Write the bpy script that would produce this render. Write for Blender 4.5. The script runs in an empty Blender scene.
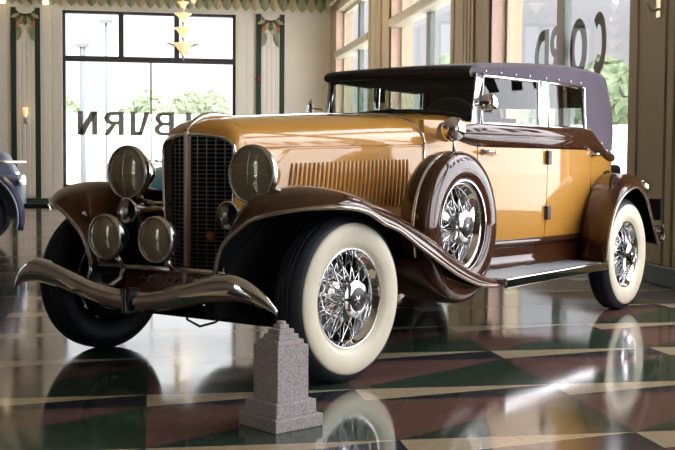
import bpy, bmesh, math, random
from mathutils import Vector, Matrix, noise as mnoise
PI = math.pi
random.seed(7)
scene = bpy.context.scene
col = scene.collection

# ------------------------------------------------------------------ camera
cam_d = bpy.data.cameras.new('camera')
cam_d.sensor_width = 36.0
cam_d.lens = 1119.42 / 675 * 36.0
cam_d.clip_end = 500
cam = bpy.data.objects.new('camera', cam_d)
col.objects.link(cam)
RT = Vector((0.9868, -0.1620, 0.0071)); UP = Vector((0.0019, 0.0553, 0.9985)); FW = Vector((0.1621, 0.9852, -0.0548))
mw = Matrix(((RT.x, UP.x, -FW.x, 0), (RT.y, UP.y, -FW.y, 0), (RT.z, UP.z, -FW.z, 1.0123), (0, 0, 0, 1)))
cam.matrix_world = mw
scene.camera = cam

# ------------------------------------------------------------------ world, lights, exposure
world = bpy.data.worlds.new('overcast_sky')
scene.world = world
world.use_nodes = True
wn = world.node_tree.nodes; wl = world.node_tree.links
for n in list(wn): wn.remove(n)
w_out = wn.new('ShaderNodeOutputWorld'); w_bg = wn.new('ShaderNodeBackground')
w_tc = wn.new('ShaderNodeTexCoord'); w_sep = wn.new('ShaderNodeSeparateXYZ')
w_mr = wn.new('ShaderNodeValToRGB')          # sky by bearing: bright ahead, dimmed to the right of it, raised over the street to light the car
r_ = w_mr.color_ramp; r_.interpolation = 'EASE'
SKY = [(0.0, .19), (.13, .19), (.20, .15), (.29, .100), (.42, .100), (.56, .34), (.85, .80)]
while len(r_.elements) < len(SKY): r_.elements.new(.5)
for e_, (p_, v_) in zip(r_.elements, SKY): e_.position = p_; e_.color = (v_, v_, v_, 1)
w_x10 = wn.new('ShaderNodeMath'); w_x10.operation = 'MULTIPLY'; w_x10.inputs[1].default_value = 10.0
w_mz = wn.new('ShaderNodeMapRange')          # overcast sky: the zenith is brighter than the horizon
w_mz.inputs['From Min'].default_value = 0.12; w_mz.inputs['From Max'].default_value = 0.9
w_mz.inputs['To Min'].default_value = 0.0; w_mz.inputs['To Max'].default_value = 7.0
w_add = wn.new('ShaderNodeMath'); w_add.operation = 'ADD'
w_noise = wn.new('ShaderNodeTexNoise'); w_noise.inputs['Scale'].default_value = 2.2; w_noise.inputs['Detail'].default_value = 4
w_ramp = wn.new('ShaderNodeValToRGB')
w_ramp.color_ramp.elements[0].position = 0.35; w_ramp.color_ramp.elements[0].color = (0.95, 0.96, 0.98, 1)
w_ramp.color_ramp.elements[1].position = 0.65; w_ramp.color_ramp.elements[1].color = (1, 1, 1, 1)
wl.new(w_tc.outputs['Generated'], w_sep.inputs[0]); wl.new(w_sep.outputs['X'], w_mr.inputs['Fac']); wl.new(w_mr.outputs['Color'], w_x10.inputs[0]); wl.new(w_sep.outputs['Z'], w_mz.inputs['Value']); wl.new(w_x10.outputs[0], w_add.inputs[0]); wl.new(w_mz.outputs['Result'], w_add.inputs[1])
wl.new(w_tc.outputs['Generated'], w_noise.inputs['Vector']); wl.new(w_noise.outputs['Fac'], w_ramp.inputs['Fac'])
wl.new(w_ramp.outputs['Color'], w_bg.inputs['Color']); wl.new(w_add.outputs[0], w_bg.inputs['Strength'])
wl.new(w_bg.outputs[0], w_out.inputs[0])

def portal(name, loc, rot, sx, sy):
    d = bpy.data.lights.new(name, 'AREA'); d.shape = 'RECTANGLE'; d.size = sx; d.size_y = sy
    d.cycles.is_portal = True
    o = bpy.data.objects.new(name, d); o.location = loc; o.rotation_euler = rot; col.objects.link(o)
def area(name, loc, rot, sx, sy, power, c=(1, 1, 1)):
    d = bpy.data.lights.new(name, 'AREA'); d.shape = 'RECTANGLE'; d.size = sx; d.size_y = sy
    d.energy = power; d.color = c
    o = bpy.data.objects.new(name, d); o.location = loc; o.rotation_euler = rot; col.objects.link(o)
sun_d = bpy.data.lights.new('sun', 'SUN'); sun_d.energy = 7.0; sun_d.angle = math.radians(4)
sun = bpy.data.objects.new('sun', sun_d); col.objects.link(sun)
sun.rotation_euler = Vector((0, -.68, .73)).to_track_quat('Z', 'Y').to_euler()
RIGHT_WINS = [(22.30, 26.50), (15.95, 20.20), (9.70, 14.0), (3.40, 7.70), (-2.90, 1.40)]
WB, WT = 0.45, 4.62
for (a, b) in RIGHT_WINS:
    portal('daylight_portal', (4.75, (a + b) / 2, (WB + WT) / 2), (0, PI / 2, 0), WT - WB, b - a)
portal('daylight_portal', (-0.1, 27.85, 2.45), (-PI / 2, 0, 0), 4.1, 4.2)
FILL_WINS_LEFT = [(.9, 2.3), (15.6, 19.8)]  # unseen openings added to light the far wall and the bumper chrome
for (a, b) in FILL_WINS_LEFT:
    portal('daylight_portal', (-9.45, (a + b) / 2, (WB + WT) / 2), (0, -PI / 2, 0), WT - WB, b - a)
# showroom windows behind the photographer
BACK_WINS = [(2.2, 3.9)]
for (a, b) in BACK_WINS:
    portal('daylight_portal', ((a + b) / 2, -8.45, (WB + WT) / 2), (PI / 2, 0, 0), b - a, WT - WB)
scene.view_settings.view_transform = 'Standard'
scene.view_settings.look = 'None'
scene.view_settings.exposure = 0.0
scene.view_settings.gamma = 1.0
scene.view_settings.use_curve_mapping = False

# ------------------------------------------------------------------ materials
def new_mat(name):
    m = bpy.data.materials.new(name); m.use_nodes = True
    return m, m.node_tree.nodes, m.node_tree.links, m.node_tree.nodes['Principled BSDF']
def pmat(name, c, rough=0.5, metal=0.0, coat=0.0, spec=0.5, noise=None, bump=None, emit=None, estr=0.0, sheen=0):
    m, N, L, b = new_mat(name)
    b.inputs['Base Color'].default_value = (*c, 1)
    b.inputs['Roughness'].default_value = rough; b.inputs['Metallic'].default_value = metal
    b.inputs['Coat Weight'].default_value = coat; b.inputs['Coat Roughness'].default_value = 0.02; b.inputs['Coat IOR'].default_value = 1.6
    b.inputs['Specular IOR Level'].default_value = spec
    b.inputs['Sheen Weight'].default_value = sheen
    if noise or bump:
        tc = N.new('ShaderNodeTexCoord')
    if noise:
        sc, amt = noise
        t = N.new('ShaderNodeTexNoise'); t.inputs['Scale'].default_value = sc; t.inputs['Detail'].default_value = 5
        L.new(tc.outputs['Object'], t.inputs['Vector'])
        r = N.new('ShaderNodeValToRGB')
        r.color_ramp.elements[0].position = 0.3; r.color_ramp.elements[1].position = 0.7
        r.color_ramp.elements[0].color = (*[x * (1 - amt) for x in c], 1)
        r.color_ramp.elements[1].color = (*[min(1, x * (1 + amt)) for x in c], 1)
        L.new(t.outputs['Fac'], r.inputs['Fac']); L.new(r.outputs['Color'], b.inputs['Base Color'])
    if bump:
        sc, st = bump
        t2 = N.new('ShaderNodeTexNoise'); t2.inputs['Scale'].default_value = sc
        L.new(tc.outputs['Object'], t2.inputs['Vector'])
        bp = N.new('ShaderNodeBump'); bp.inputs['Strength'].default_value = st; bp.inputs['Distance'].default_value = 0.01
        L.new(t2.outputs['Fac'], bp.inputs['Height']); L.new(bp.outputs['Normal'], b.inputs['Normal'])
    if emit:
        b.inputs['Emission Color'].default_value = (*emit, 1); b.inputs['Emission Strength'].default_value = estr
    return m
def glass_mat(name, tint=(1, 1, 1), ior=1.5, gloss=1.0):
    """Thin sheet glass: Schlick reflection over a clear (lightly tinted) pane, the same from both faces."""
    m = bpy.data.materials.new(name); m.use_nodes = True
    N = m.node_tree.nodes; L = m.node_tree.links
    for n in list(N): N.remove(n)
    o = N.new('ShaderNodeOutputMaterial'); mx = N.new('ShaderNodeMixShader'); t = N.new('ShaderNodeBsdfTransparent')
    g = N.new('ShaderNodeBsdfGlossy'); g.inputs['Roughness'].default_value = 0.0
    ge = N.new('ShaderNodeNewGeometry'); dp = N.new('ShaderNodeVectorMath'); dp.operation = 'DOT_PRODUCT'
    L.new(ge.outputs['Normal'], dp.inputs[0]); L.new(ge.outputs['Incoming'], dp.inputs[1])
    def mt(op, a, b):
        n = N.new('ShaderNodeMath'); n.operation = op
        for i, v in enumerate((a, b)):
            if v is None: continue
            if isinstance(v, (int, float)): n.inputs[i].default_value = v
            else: L.new(v, n.inputs[i])
        return n.outputs[0]
    c = mt('ABSOLUTE', dp.outputs['Value'], None)
    r0 = ((ior - 1) / (ior + 1)) ** 2
    f = mt('ADD', mt('MULTIPLY', mt('POWER', mt('SUBTRACT', 1.0, c), 5.0), (1 - r0) * gloss), r0 * gloss)
    t.inputs['Color'].default_value = (*tint, 1)
    L.new(f, mx.inputs[0])
    L.new(t.outputs[0], mx.inputs[1]); L.new(g.outputs[0], mx.inputs[2]); L.new(mx.outputs[0], o.inputs[0])
    return m
M = {}
M['cream'] = pmat('cream_yellow_paint', (0.64, 0.31, 0.052), 0.4, 0, 1.0, spec=0.25)
M['brown'] = pmat('chocolate_brown_paint', (0.062, 0.020, 0.007), 0.6, 0, 1.0, spec=0.03)
M['lip'] = pmat('fender_edge_highlight', (0.45, 0.37, 0.30), 0.22, 0.8, 0.3)  # pale edge colour stands in for sky reflected along the fender lip
M['chrome'] = pmat('chrome', (0.90, 0.90, 0.90), 0.05, 1.0)
M['chrome_dull'] = pmat('worn_chrome', (0.62, 0.60, 0.56), 0.22, 1.0)
M['nickel'] = pmat('brushed_nickel', (0.72, 0.60, 0.48), 0.5, 0.7)
M['steel'] = pmat('grey_steel', (0.13, 0.13, 0.14), 0.35, 0.8)
M['black'] = pmat('black_enamel', (0.010, 0.010, 0.011), 0.35)
M['under'] = pmat('dark_underbody', (0.012, 0.012, 0.012), 0.7, spec=0.2)
M['rubber'] = pmat('tyre_rubber', (0.013, 0.017, 0.026), 0.5, spec=0.4)
M['white_rubber'] = pmat('whitewall_rubber', (0.86, 0.80, 0.62), 0.4, noise=(9, 0.04))
M['mat_rubber'] = pmat('running_board_rubber', (0.20, 0.21, 0.22), 0.35)
M['top'] = pmat('plum_canvas', (0.080, 0.057, 0.092), 0.8, noise=(25, 0.12), bump=(260, 0.25), sheen=0.4)
M['header'] = pmat('black_leathercloth', (0.012, 0.010, 0.012), 0.42, bump=(120, 0.1))
M['lining'] = pmat('dark_top_lining', (0.06, 0.048, 0.04), 0.9)
M['seat'] = pmat('brown_leather', (0.055, 0.035, 0.022), 0.5, bump=(60, 0.2))
M['lens'] = pmat('headlight_glass', (0.36, 0.33, 0.22), 0.14, 0.5, 1.0)
M['badge'] = pmat('red_enamel', (0.42, 0.10, 0.03), 0.3)
M['glass'] = glass_mat('window_glass', (0.97, 0.98, 0.98), 1.5, 0.6)
M['glass_right'] = glass_mat('grey_tinted_window_glass', (0.82, 0.82, 0.84), 1.5, 0.45)
M['car_glass'] = glass_mat('car_glass', (0.80, 0.88, 0.83), 1.55, 1.6)
M['letter'] = pmat('grey_sign_paint', (0.22, 0.205, 0.17), 0.6); M['letter'].node_tree.nodes['Principled BSDF'].inputs['Alpha'].default_value = 0.90
M['letter_pale'] = pmat('olive_sign_paint', (0.17, 0.18, 0.11), 0.6); M['letter_pale'].node_tree.nodes['Principled BSDF'].inputs['Alpha'].default_value = 0.80
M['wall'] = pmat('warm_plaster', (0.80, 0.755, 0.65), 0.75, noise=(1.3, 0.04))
M['dark_wall'] = pmat('unseen_dark_brown_wall', (0.10, 0.062, 0.032), 0.5, noise=(3, 0.2))  # unseen walls made dark to cut light bounced onto post and car front
M['pilaster'] = pmat('pilaster_plaster', (0.82, 0.78, 0.69), 0.75)
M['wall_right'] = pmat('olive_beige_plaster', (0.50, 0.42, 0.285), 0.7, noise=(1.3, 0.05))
M['jamb'] = pmat('rosy_marble', (0.66, 0.47, 0.36), 0.5, noise=(5, 0.08))
M['green'] = pmat('dark_green_tile', (0.022, 0.045, 0.034), 0.35)
M['frame'] = pmat('dark_bronze_frame', (0.045, 0.042, 0.050), 0.5)
M['frame_light'] = pmat('painted_frame', (0.50, 0.46, 0.34), 0.5)
M['frame_green'] = pmat('grey_green_frame', (0.20, 0.23, 0.21), 0.5)
M['ceiling'] = pmat('ceiling_plaster', (0.48, 0.40, 0.29), 0.8)
M['leaf_a'] = pmat('frieze_green', (0.12, 0.13, 0.035), 0.6)
M['leaf_b'] = pmat('frieze_cream', (0.42, 0.36, 0.20), 0.6)
M['leaf_c'] = pmat('frieze_silver', (0.27, 0.28, 0.17), 0.5)
M['orange'] = pmat('terracotta_relief', (0.50, 0.20, 0.08), 0.6)
M['granite'] = None
M['blue'] = pmat('deep_blue_paint', (0.0015, 0.006, 0.045), 0.4, 0, 0.0, spec=0.2)
M['paleblue'] = pmat('pale_blue_paint', (0.28, 0.36, 0.50), 0.4, 0, 0.6)
M['teal'] = pmat('teal_paint', (0.01, 0.16, 0.20), 0.35, 0, 1.0)
M['shade'] = pmat('lamp_glass', (0.9, 0.75, 0.5), 0.4, emit=(1.0, 0.66, 0.30), estr=0.9)
M['bulb'] = pmat('warm_bulb', (1, 0.9, 0.7), 0.4, emit=(1.0, 0.80, 0.45), estr=4.0)
M['silver'] = pmat('silvered_metal', (0.55, 0.55, 0.52), 0.3, 0.8)
M['pavement'] = pmat('pale_concrete', (0.72, 0.72, 0.70), 0.8, noise=(0.4, 0.05))
M['outwhite'] = pmat('white_render', (0.80, 0.80, 0.80), 0.7)
M['foliage'] = pmat('tree_leaves', (0.13, 0.17, 0.09), 0.8, noise=(2.0, 0.35))
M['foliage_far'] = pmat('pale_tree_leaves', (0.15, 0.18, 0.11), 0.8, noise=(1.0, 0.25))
M['bark'] = pmat('bark', (0.20, 0.16, 0.12), 0.9)
M['pole'] = pmat('grey_pole', (0.095, 0.10, 0.11), 0.6)
M['red'] = pmat('red_plastic', (0.10, 0.02, 0.015), 0.4)

def granite():
    m, N, L, b = new_mat('speckled_granite')
    tc = N.new('ShaderNodeTexCoord'); t = N.new('ShaderNodeTexNoise'); t.inputs['Scale'].default_value = 190; t.inputs['Detail'].default_value = 4
    r = N.new('ShaderNodeValToRGB')
    e = r.color_ramp.elements
    e[0].position = 0.36; e[0].color = (0.30, 0.27, 0.27, 1); e[1].position = 0.62; e[1].color = (0.62, 0.57, 0.56, 1)
    x = e.new(0.48); x.color = (0.50, 0.455, 0.45, 1)
    L.new(tc.outputs['Object'], t.inputs['Vector']); L.new(t.outputs['Fac'], r.inputs['Fac']); L.new(r.outputs['Color'], b.inputs['Base Color'])
    b.inputs['Roughness'].default_value = 0.6
    return m
M['granite'] = granite()

def terrazzo():
    m, N, L, b = new_mat('terrazzo_floor')
    def math_(op, a, bb=None, c=None):
        n = N.new('ShaderNodeMath'); n.operation = op
        for i, v in enumerate((a, bb, c)):
            if v is None: continue
            if isinstance(v, (int, float)): n.inputs[i].default_value = v
            else: L.new(v, n.inputs[i])
        return n.outputs[0]
    tc = N.new('ShaderNodeTexCoord'); s = N.new('ShaderNodeSeparateXYZ'); L.new(tc.outputs['Object'], s.inputs[0])
    u = math_('FRACT', math_('DIVIDE', math_('ADD', s.outputs['X'], 0.03 + 0.92 * 20), 0.92))
    v = math_('FRACT', math_('DIVIDE', math_('ADD', s.outputs['Y'], -4.66 + 0.93 * 20), 0.93))
    stripe = math_('LESS_THAN', v, 0.26)
    creamm = math_('GREATER_THAN', math_('DIVIDE', v, 0.26), math_('MULTIPLY', u, 1.0))
    wv = math_('DIVIDE', math_('SUBTRACT', v, 0.26), 0.74)
    maroon = math_('GREATER_THAN', wv, u)
    def mixc(fac, A, B):
        n = N.new('ShaderNodeMix'); n.data_type = 'RGBA'
        L.new(fac, n.inputs[0])
        for i, x in ((6, A), (7, B)):
            if isinstance(x, tuple): n.inputs[i].default_value = (*x, 1)
            else: L.new(x, n.inputs[i])
        return n.outputs[2]
    field = mixc(maroon, (0.055, 0.092, 0.060), (0.23, 0.125, 0.105))
    strp = mixc(creamm, (0.042, 0.048, 0.060), (0.66, 0.53, 0.35))
    c = mixc(stripe, field, strp)
    sp = N.new('ShaderNodeTexNoise'); sp.inputs['Scale'].default_value = 90; sp.inputs['Detail'].default_value = 3
    L.new(tc.outputs['Object'], sp.inputs['Vector'])
    chip = math_('GREATER_THAN', sp.outputs['Fac'], 0.66)
    chips = math_('MULTIPLY', chip, 0.35)
    c2 = mixc(chips, c, (0.50, 0.42, 0.34))
    n2 = N.new('ShaderNodeTexNoise'); n2.inputs['Scale'].default_value = 40; n2.inputs['Detail'].default_value = 4
    L.new(tc.outputs['Object'], n2.inputs['Vector'])
    mul = N.new('ShaderNodeMix'); mul.data_type = 'RGBA'; mul.blend_type = 'MULTIPLY'; mul.inputs[0].default_value = 0.5
    L.new(c2, mul.inputs[6]); L.new(n2.outputs['Fac'], mul.inputs[7])
    L.new(mul.outputs[2], b.inputs['Base Color'])
    # polish is uneven: worn traffic patches
    n3 = N.new('ShaderNodeTexNoise'); n3.inputs['Scale'].default_value = 1.6; n3.inputs['Detail'].default_value = 5
    L.new(tc.outputs['Object'], n3.inputs['Vector'])
    mr = N.new('ShaderNodeMapRange'); mr.inputs['From Min'].default_value = 0.35; mr.inputs['From Max'].default_value = 0.7
    mr.inputs['To Min'].default_value = 0.06; mr.inputs['To Max'].default_value = 0.14
    L.new(n3.outputs['Fac'], mr.inputs['Value']); L.new(mr.outputs['Result'], b.inputs['Roughness'])
    b.inputs['IOR'].default_value = 1.65
    bp = N.new('ShaderNodeBump'); bp.inputs['Strength'].default_value = 0.03; bp.inputs['Distance'].default_value = 0.01
    n4 = N.new('ShaderNodeTexNoise'); n4.inputs['Scale'].default_value = 3.0; n4.inputs['Detail'].default_value = 2
    L.new(tc.outputs['Object'], n4.inputs['Vector']); L.new(n4.outputs['Fac'], bp.inputs['Height']); L.new(bp.outputs['Normal'], b.inputs['Normal'])
    return m
M['floor'] = terrazzo()

# ------------------------------------------------------------------ mesh helpers
def link(name, me, mat, parent=None, smooth=False):
    o = bpy.data.objects.new(name, me); col.objects.link(o)
    if isinstance(mat, str): mat = M[mat]
    if mat and not me.materials: me.materials.append(mat)
    if smooth:
        me.polygons.foreach_set('use_smooth', [True] * len(me.polygons))
    if parent is not None: o.parent = parent
    return o
class MB:
    def __init__(s): s.v = []; s.f = []; s.mi = []; s.cur = 0
    def add(s, vs, fs):
        k = len(s.v); s.v += [tuple(p) for p in vs]; s.f += [tuple(i + k for i in f) for f in fs]; s.mi += [s.cur] * len(fs); return s
    def box(s, x0, x1, y0, y1, z0, z1):
        return s.hexa([(x0, y0, z0), (x1, y0, z0), (x1, y1, z0), (x0, y1, z0), (x0, y0, z1), (x1, y0, z1), (x1, y1, z1), (x0, y1, z1)])
    def hexa(s, p):
        return s.add(p, [(0, 3, 2, 1), (4, 5, 6, 7), (0, 1, 5, 4), (1, 2, 6, 5), (2, 3, 7, 6), (3, 0, 4, 7)])
    def grid(s, rows, closed_u=False, closed_v=False):
        n = len(rows); m = len(rows[0]); vs = [p for r in rows for p in r]; fs = []
        for i in range(n if closed_u else n - 1):
            for j in range(m if closed_v else m - 1):
                a = i * m + j; b = i * m + (j + 1) % m; c = ((i + 1) % n) * m + (j + 1) % m; d = ((i + 1) % n) * m + j
                fs.append((a, b, c, d))
        return s.add(vs, fs)
    def tube(s, path, r, n=10, caps=True, closed=False):
        P = [Vector(p) for p in path]; rings = []; N = len(P)
        rr = r if isinstance(r, (list, tuple)) else [r] * N
        prev = None
        for i in range(N):
            if closed: t = (P[(i + 1) % N] - P[i - 1]).normalized()
            else: t = (P[min(i + 1, N - 1)] - P[max(i - 1, 0)]).normalized()
            if prev is None:
                ref = Vector((0, 0, 1)) if abs(t.z) < 0.9 else Vector((1, 0, 0))
                a = t.cross(ref).normalized()
            else: a = (prev - t * prev.dot(t)).normalized()
            prev = a; b = t.cross(a)
            rings.append([P[i] + (a * math.cos(q) + b * math.sin(q)) * rr[i] for q in [2 * PI * k / n for k in range(n)]])
        s.grid(rings, closed, True)
        if caps and not closed:
            k = len(s.v); m = N * n
            s.f.append(tuple(range(k - m + n - 1, k - m - 1, -1))); s.f.append(tuple(range(k - n, k))); s.mi += [s.cur] * 2
        return s
    def lathe(s, prof, c=(0, 0, 0), axis='Y', n=48, closed=False, arc=None):
        # prof: (radius, along-axis)
        c = Vector(c); rows = []
        for k in range(n):
            q = 2 * PI * k / n; cs, sn = math.cos(q), math.sin(q); row = []
            for (r, a) in prof:
                if axis == 'Y': p = Vector((r * cs, a, r * sn))
                elif axis == 'X': p = Vector((a, r * cs, r * sn))
                else: p = Vector((r * cs, r * sn, a))
                row.append(c + p)
            rows.append(row)
        return s.grid(rows, True, closed)
    def prism(s, poly, d):
        # poly: list of 3-D points, d: extrusion vector
        P = [Vector(p) for p in poly]; d = Vector(d); n = len(P)
        return s.add(P + [p + d for p in P], [tuple(range(n - 1, -1, -1)), tuple(range(n, 2 * n))] + [(i, (i + 1) % n, (i + 1) % n + n, i + n) for i in range(n)])
    def xf(s, mtx):
        s.v = [tuple(mtx @ Vector(p)) for p in s.v]; return s
    def build(s, name, mat, parent=None, smooth=False, bevel=0, solid=0, sub=0, autosmooth=False, weld=True, mats=None):
        me = bpy.data.meshes.new(name); me.from_pydata(s.v, [], s.f); me.update()
        bm = bmesh.new(); bm.from_mesh(me)
        if weld: bmesh.ops.remove_doubles(bm, verts=bm.verts, dist=1e-5)
        bmesh.ops.recalc_face_normals(bm, faces=bm.faces); bm.to_mesh(me); bm.free()
        o = link(name, me, mat, parent, smooth)
        if mats:
            for x in mats: me.materials.append(M[x])
        if solid:
            md = o.modifiers.new('solidify', 'SOLIDIFY'); md.thickness = solid; md.offset = 0
        if bevel:
            md = o.modifiers.new('bevel', 'BEVEL'); md.width = bevel; md.segments = 2; md.limit_method = 'ANGLE'
        if sub:
            md = o.modifiers.new('subsurf', 'SUBSURF'); md.levels = sub; md.render_levels = sub
        if autosmooth and smooth:
            try: me.set_sharp_from_angle(angle=math.radians(autosmooth))
            except Exception: pass
        return o
def crom(pts, n):
    """Catmull-Rom resample of a polyline to n points."""
    P = [Vector(p) for p in pts]; K = len(P); out = []
    for i in range(n):
        t = i / (n - 1) * (K - 1); k = min(int(t), K - 2); u = t - k
        p0 = P[max(k - 1, 0)]; p1 = P[k]; p2 = P[k + 1]; p3 = P[min(k + 2, K - 1)]
        if k == 0: p0 = p1 * 2 - p2
        if k + 2 > K - 1: p3 = p2 * 2 - p1
        out.append(0.5 * ((2 * p1) + (p2 - p0) * u + (2 * p0 - 5 * p1 + 4 * p2 - p3) * u * u + (3 * p1 - p0 - 3 * p2 + p3) * u ** 3))
    return out
def interp(x, xs, ys):
    if x <= xs[0]: return ys[0]
    for i in range(len(xs) - 1):
        if x <= xs[i + 1]:
            return ys[i] + (ys[i + 1] - ys[i]) * (x - xs[i]) / (xs[i + 1] - xs[i])
    return ys[-1]
def tag(o, label, cat, group=None, kind=None):
    if label: o['label'] = label
    if cat: o['category'] = cat
    if group: o['group'] = group
    if kind: o['kind'] = kind
    return o
def thing(name, label, cat, loc=(0, 0, 0), rz=0, group=None):
    o = bpy.data.objects.new(name, None); o.empty_display_size = 0.2; col.objects.link(o)
    o.location = loc; o.rotation_euler = (0, 0, rz)
    return tag(o, label, cat, group)
def struct(o):
    o['kind'] = 'structure'; return o
def copy_tree(o, parent=None):
    c = o.copy(); col.objects.link(c)
    if parent is not None: c.parent = parent
    for ch in list(o.children): copy_tree(ch, c)
    return c

# ------------------------------------------------------------------ the room
XR, YF, XL, YB, ZC = 4.30, 27.40, -9.0, -8.0, 5.4
struct(MB().box(XL - .3, XR + .5, YB - .5, YF + .5, -0.12, 0).build('floor', 'floor'))
struct(MB().box(XL - .3, XR + .5, YB - .5, YF + .5, ZC, ZC + 0.15).build('ceiling', 'ceiling'))
# right wall with five tall window openings
mb = MB()
ys = [YB] + [v for ab in sorted(RIGHT_WINS) for v in ab] + [YF + .4]
for i in range(0, len(ys), 2): mb.box(XR, XR + .4, ys[i], ys[i + 1], 0, ZC)
for (a, b) in RIGHT_WINS:
    mb.box(XR, XR + .4, a, b, 0, WB); mb.box(XR, XR + .4, a, b, WT, ZC)
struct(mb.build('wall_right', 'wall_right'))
# far wall, one opening
FW0, FW1, FB, FT = -2.13, 1.98, 0.40, 4.60
mb = MB(); mb.box(XL - .3, FW0, YF, YF + .4, 0, ZC).box(FW1, XR, YF, YF + .4, 0, ZC).box(FW0, FW1, YF, YF + .4, 0, FB).box(FW0, FW1, YF, YF + .4, FT, ZC)
struct(mb.build('wall_far', 'wall'))
mb = MB(); ys = [YB] + [v for ab in FILL_WINS_LEFT for v in ab] + [YF + .4]
for i in range(0, len(ys), 2): mb.box(XL - .3, XL, ys[i], ys[i + 1], 0, ZC)
for (a, b) in FILL_WINS_LEFT: mb.box(XL - .3, XL, a, b, 0, WB).box(XL - .3, XL, a, b, WT, ZC)
struct(mb.build('wall_left', 'dark_wall'))
mb = MB(); xs_ = [XL - .3] + [v for ab in BACK_WINS for v in ab] + [XR + .4]
for i in range(0, len(xs_), 2): mb.box(xs_[i], xs_[i + 1], YB - .4, YB, 0, ZC)
for (a, b) in BACK_WINS: mb.box(a, b, YB - .4, YB, 0, WB).box(a, b, YB - .4, YB, WT, ZC)
struct(mb.build('wall_back', 'dark_wall'))

# lettering: flat outlines in a unit box, seen from outside (x to the right, y up)
def arc(cx, cy, rx, ry, a0, a1, n=14):
    return [(cx + rx * math.cos(math.radians(a0 + (a1 - a0) * i / n)), cy + ry * math.sin(math.radians(a0 + (a1 - a0) * i / n))) for i in range(n + 1)]
def strip_quads(o, i): return [(o[k], o[k + 1], i[k + 1], i[k]) for k in range(len(o) - 1)]
S = 0.28
GLYPH = {
    'C': strip_quads(arc(.5, .5, .5, .5, 50, 310, 24), arc(.5, .5, .5 - S, .5 - S * .7, 50, 310, 24)),
    'O': strip_quads(arc(.5, .5, .5, .5, 0, 360, 30), arc(.5, .5, .5 - S, .5 - S * .7, 0, 360, 30)),
    'D': [[(0, 0), (S, 0), (S, 1), (0, 1)]] + strip_quads(arc(.4, .5, .6, .5, -90, 90, 20), arc(.4, .5, .6 - S, .5 - S * .7, -90, 90, 20)) + [[(S, 0), (.4, 0), (.4, S * .7), (S, S * .7)], [(S, 1 - S * .7), (.4, 1 - S * .7), (.4, 1), (S, 1)]],
    'R': [[(0, 0), (S, 0), (S, 1), (0, 1)]] + strip_quads(arc(.55, .72, .42, .28, -90, 90, 14), arc(.55, .72, .42 - S, .28 - .16, -90, 90, 14)) + [[(S, .44), (.55, .44), (.55, .60), (S, .60)], [(S, .84), (.55, .84), (.55, 1), (S, 1)], [(.38, .44), (.66, .44), (1.0, 0), (.72, 0)]],
    'B': [[(0, 0), (S, 0), (S, 1), (0, 1)]] + strip_quads(arc(.58, .73, .38, .27, -90, 90, 14), arc(.58, .73, .38 - S, .27 - .15, -90, 90, 14)) + strip_quads(arc(.58, .27, .42, .27, -90, 90, 14), arc(.58, .27, .42 - S, .27 - .15, -90, 90, 14)) + [[(S, 0), (.58, 0), (.58, .15), (S, .15)], [(S, .42), (.58, .42), (.58, .58), (S, .58)], [(S, .85), (.58, .85), (.58, 1), (S, 1)]],
    'U': [[(1 - S, 0), (1, 0), (1, 1), (1 - S, 1)], [(0, 1), (S, 1), (.62, 0), (.40, 0)], [(.40, 0), (.8, 0), (.8, .17), (.36, .17)]],
    'V': [[(1 - S, 0), (1, 0), (1, 1), (1 - S, 1)], [(.26, .45), (S + .26, .45), (.62, 0), (.40, 0)], [(.40, 0), (.8, 0), (.8, .17), (.36, .17)]],
    'N': [[(0, 0), (S, 0), (S, 1), (0, 1)], [(1 - S, 0), (1, 0), (1, 1), (1 - S, 1)], [(0, 1), (S + .06, 1), (1, 0), (1 - S - .06, 0)]],
    'A': [[(0, 0), (S + .02, 0), (.62, 1), (.38, 1)], [(1 - S - .02, 0), (1, 0), (.62, 1), (.38, 1)], [(.2, .22), (.8, .22), (.74, .40), (.26, .40)]],
}
def letters(parent, word, place, mats):
    """place(i) -> (origin of the letter, direction of reading seen from outside, width, height, outward normal)"""
    for i, ch in enumerate(word):
        if ch == ' ': continue
        o, d, w, h, nrm = place(i); m = MB()
        for poly in GLYPH[ch]:
            m.prism([Vector(o) + Vector(d) * (x * w) + Vector((0, 0, 1)) * (y * h) for (x, y) in poly], Vector(nrm) * 0.006)
        m.build('letter', mats[i] if isinstance(mats, (list, tuple)) else mats, parent, weld=False)

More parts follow.
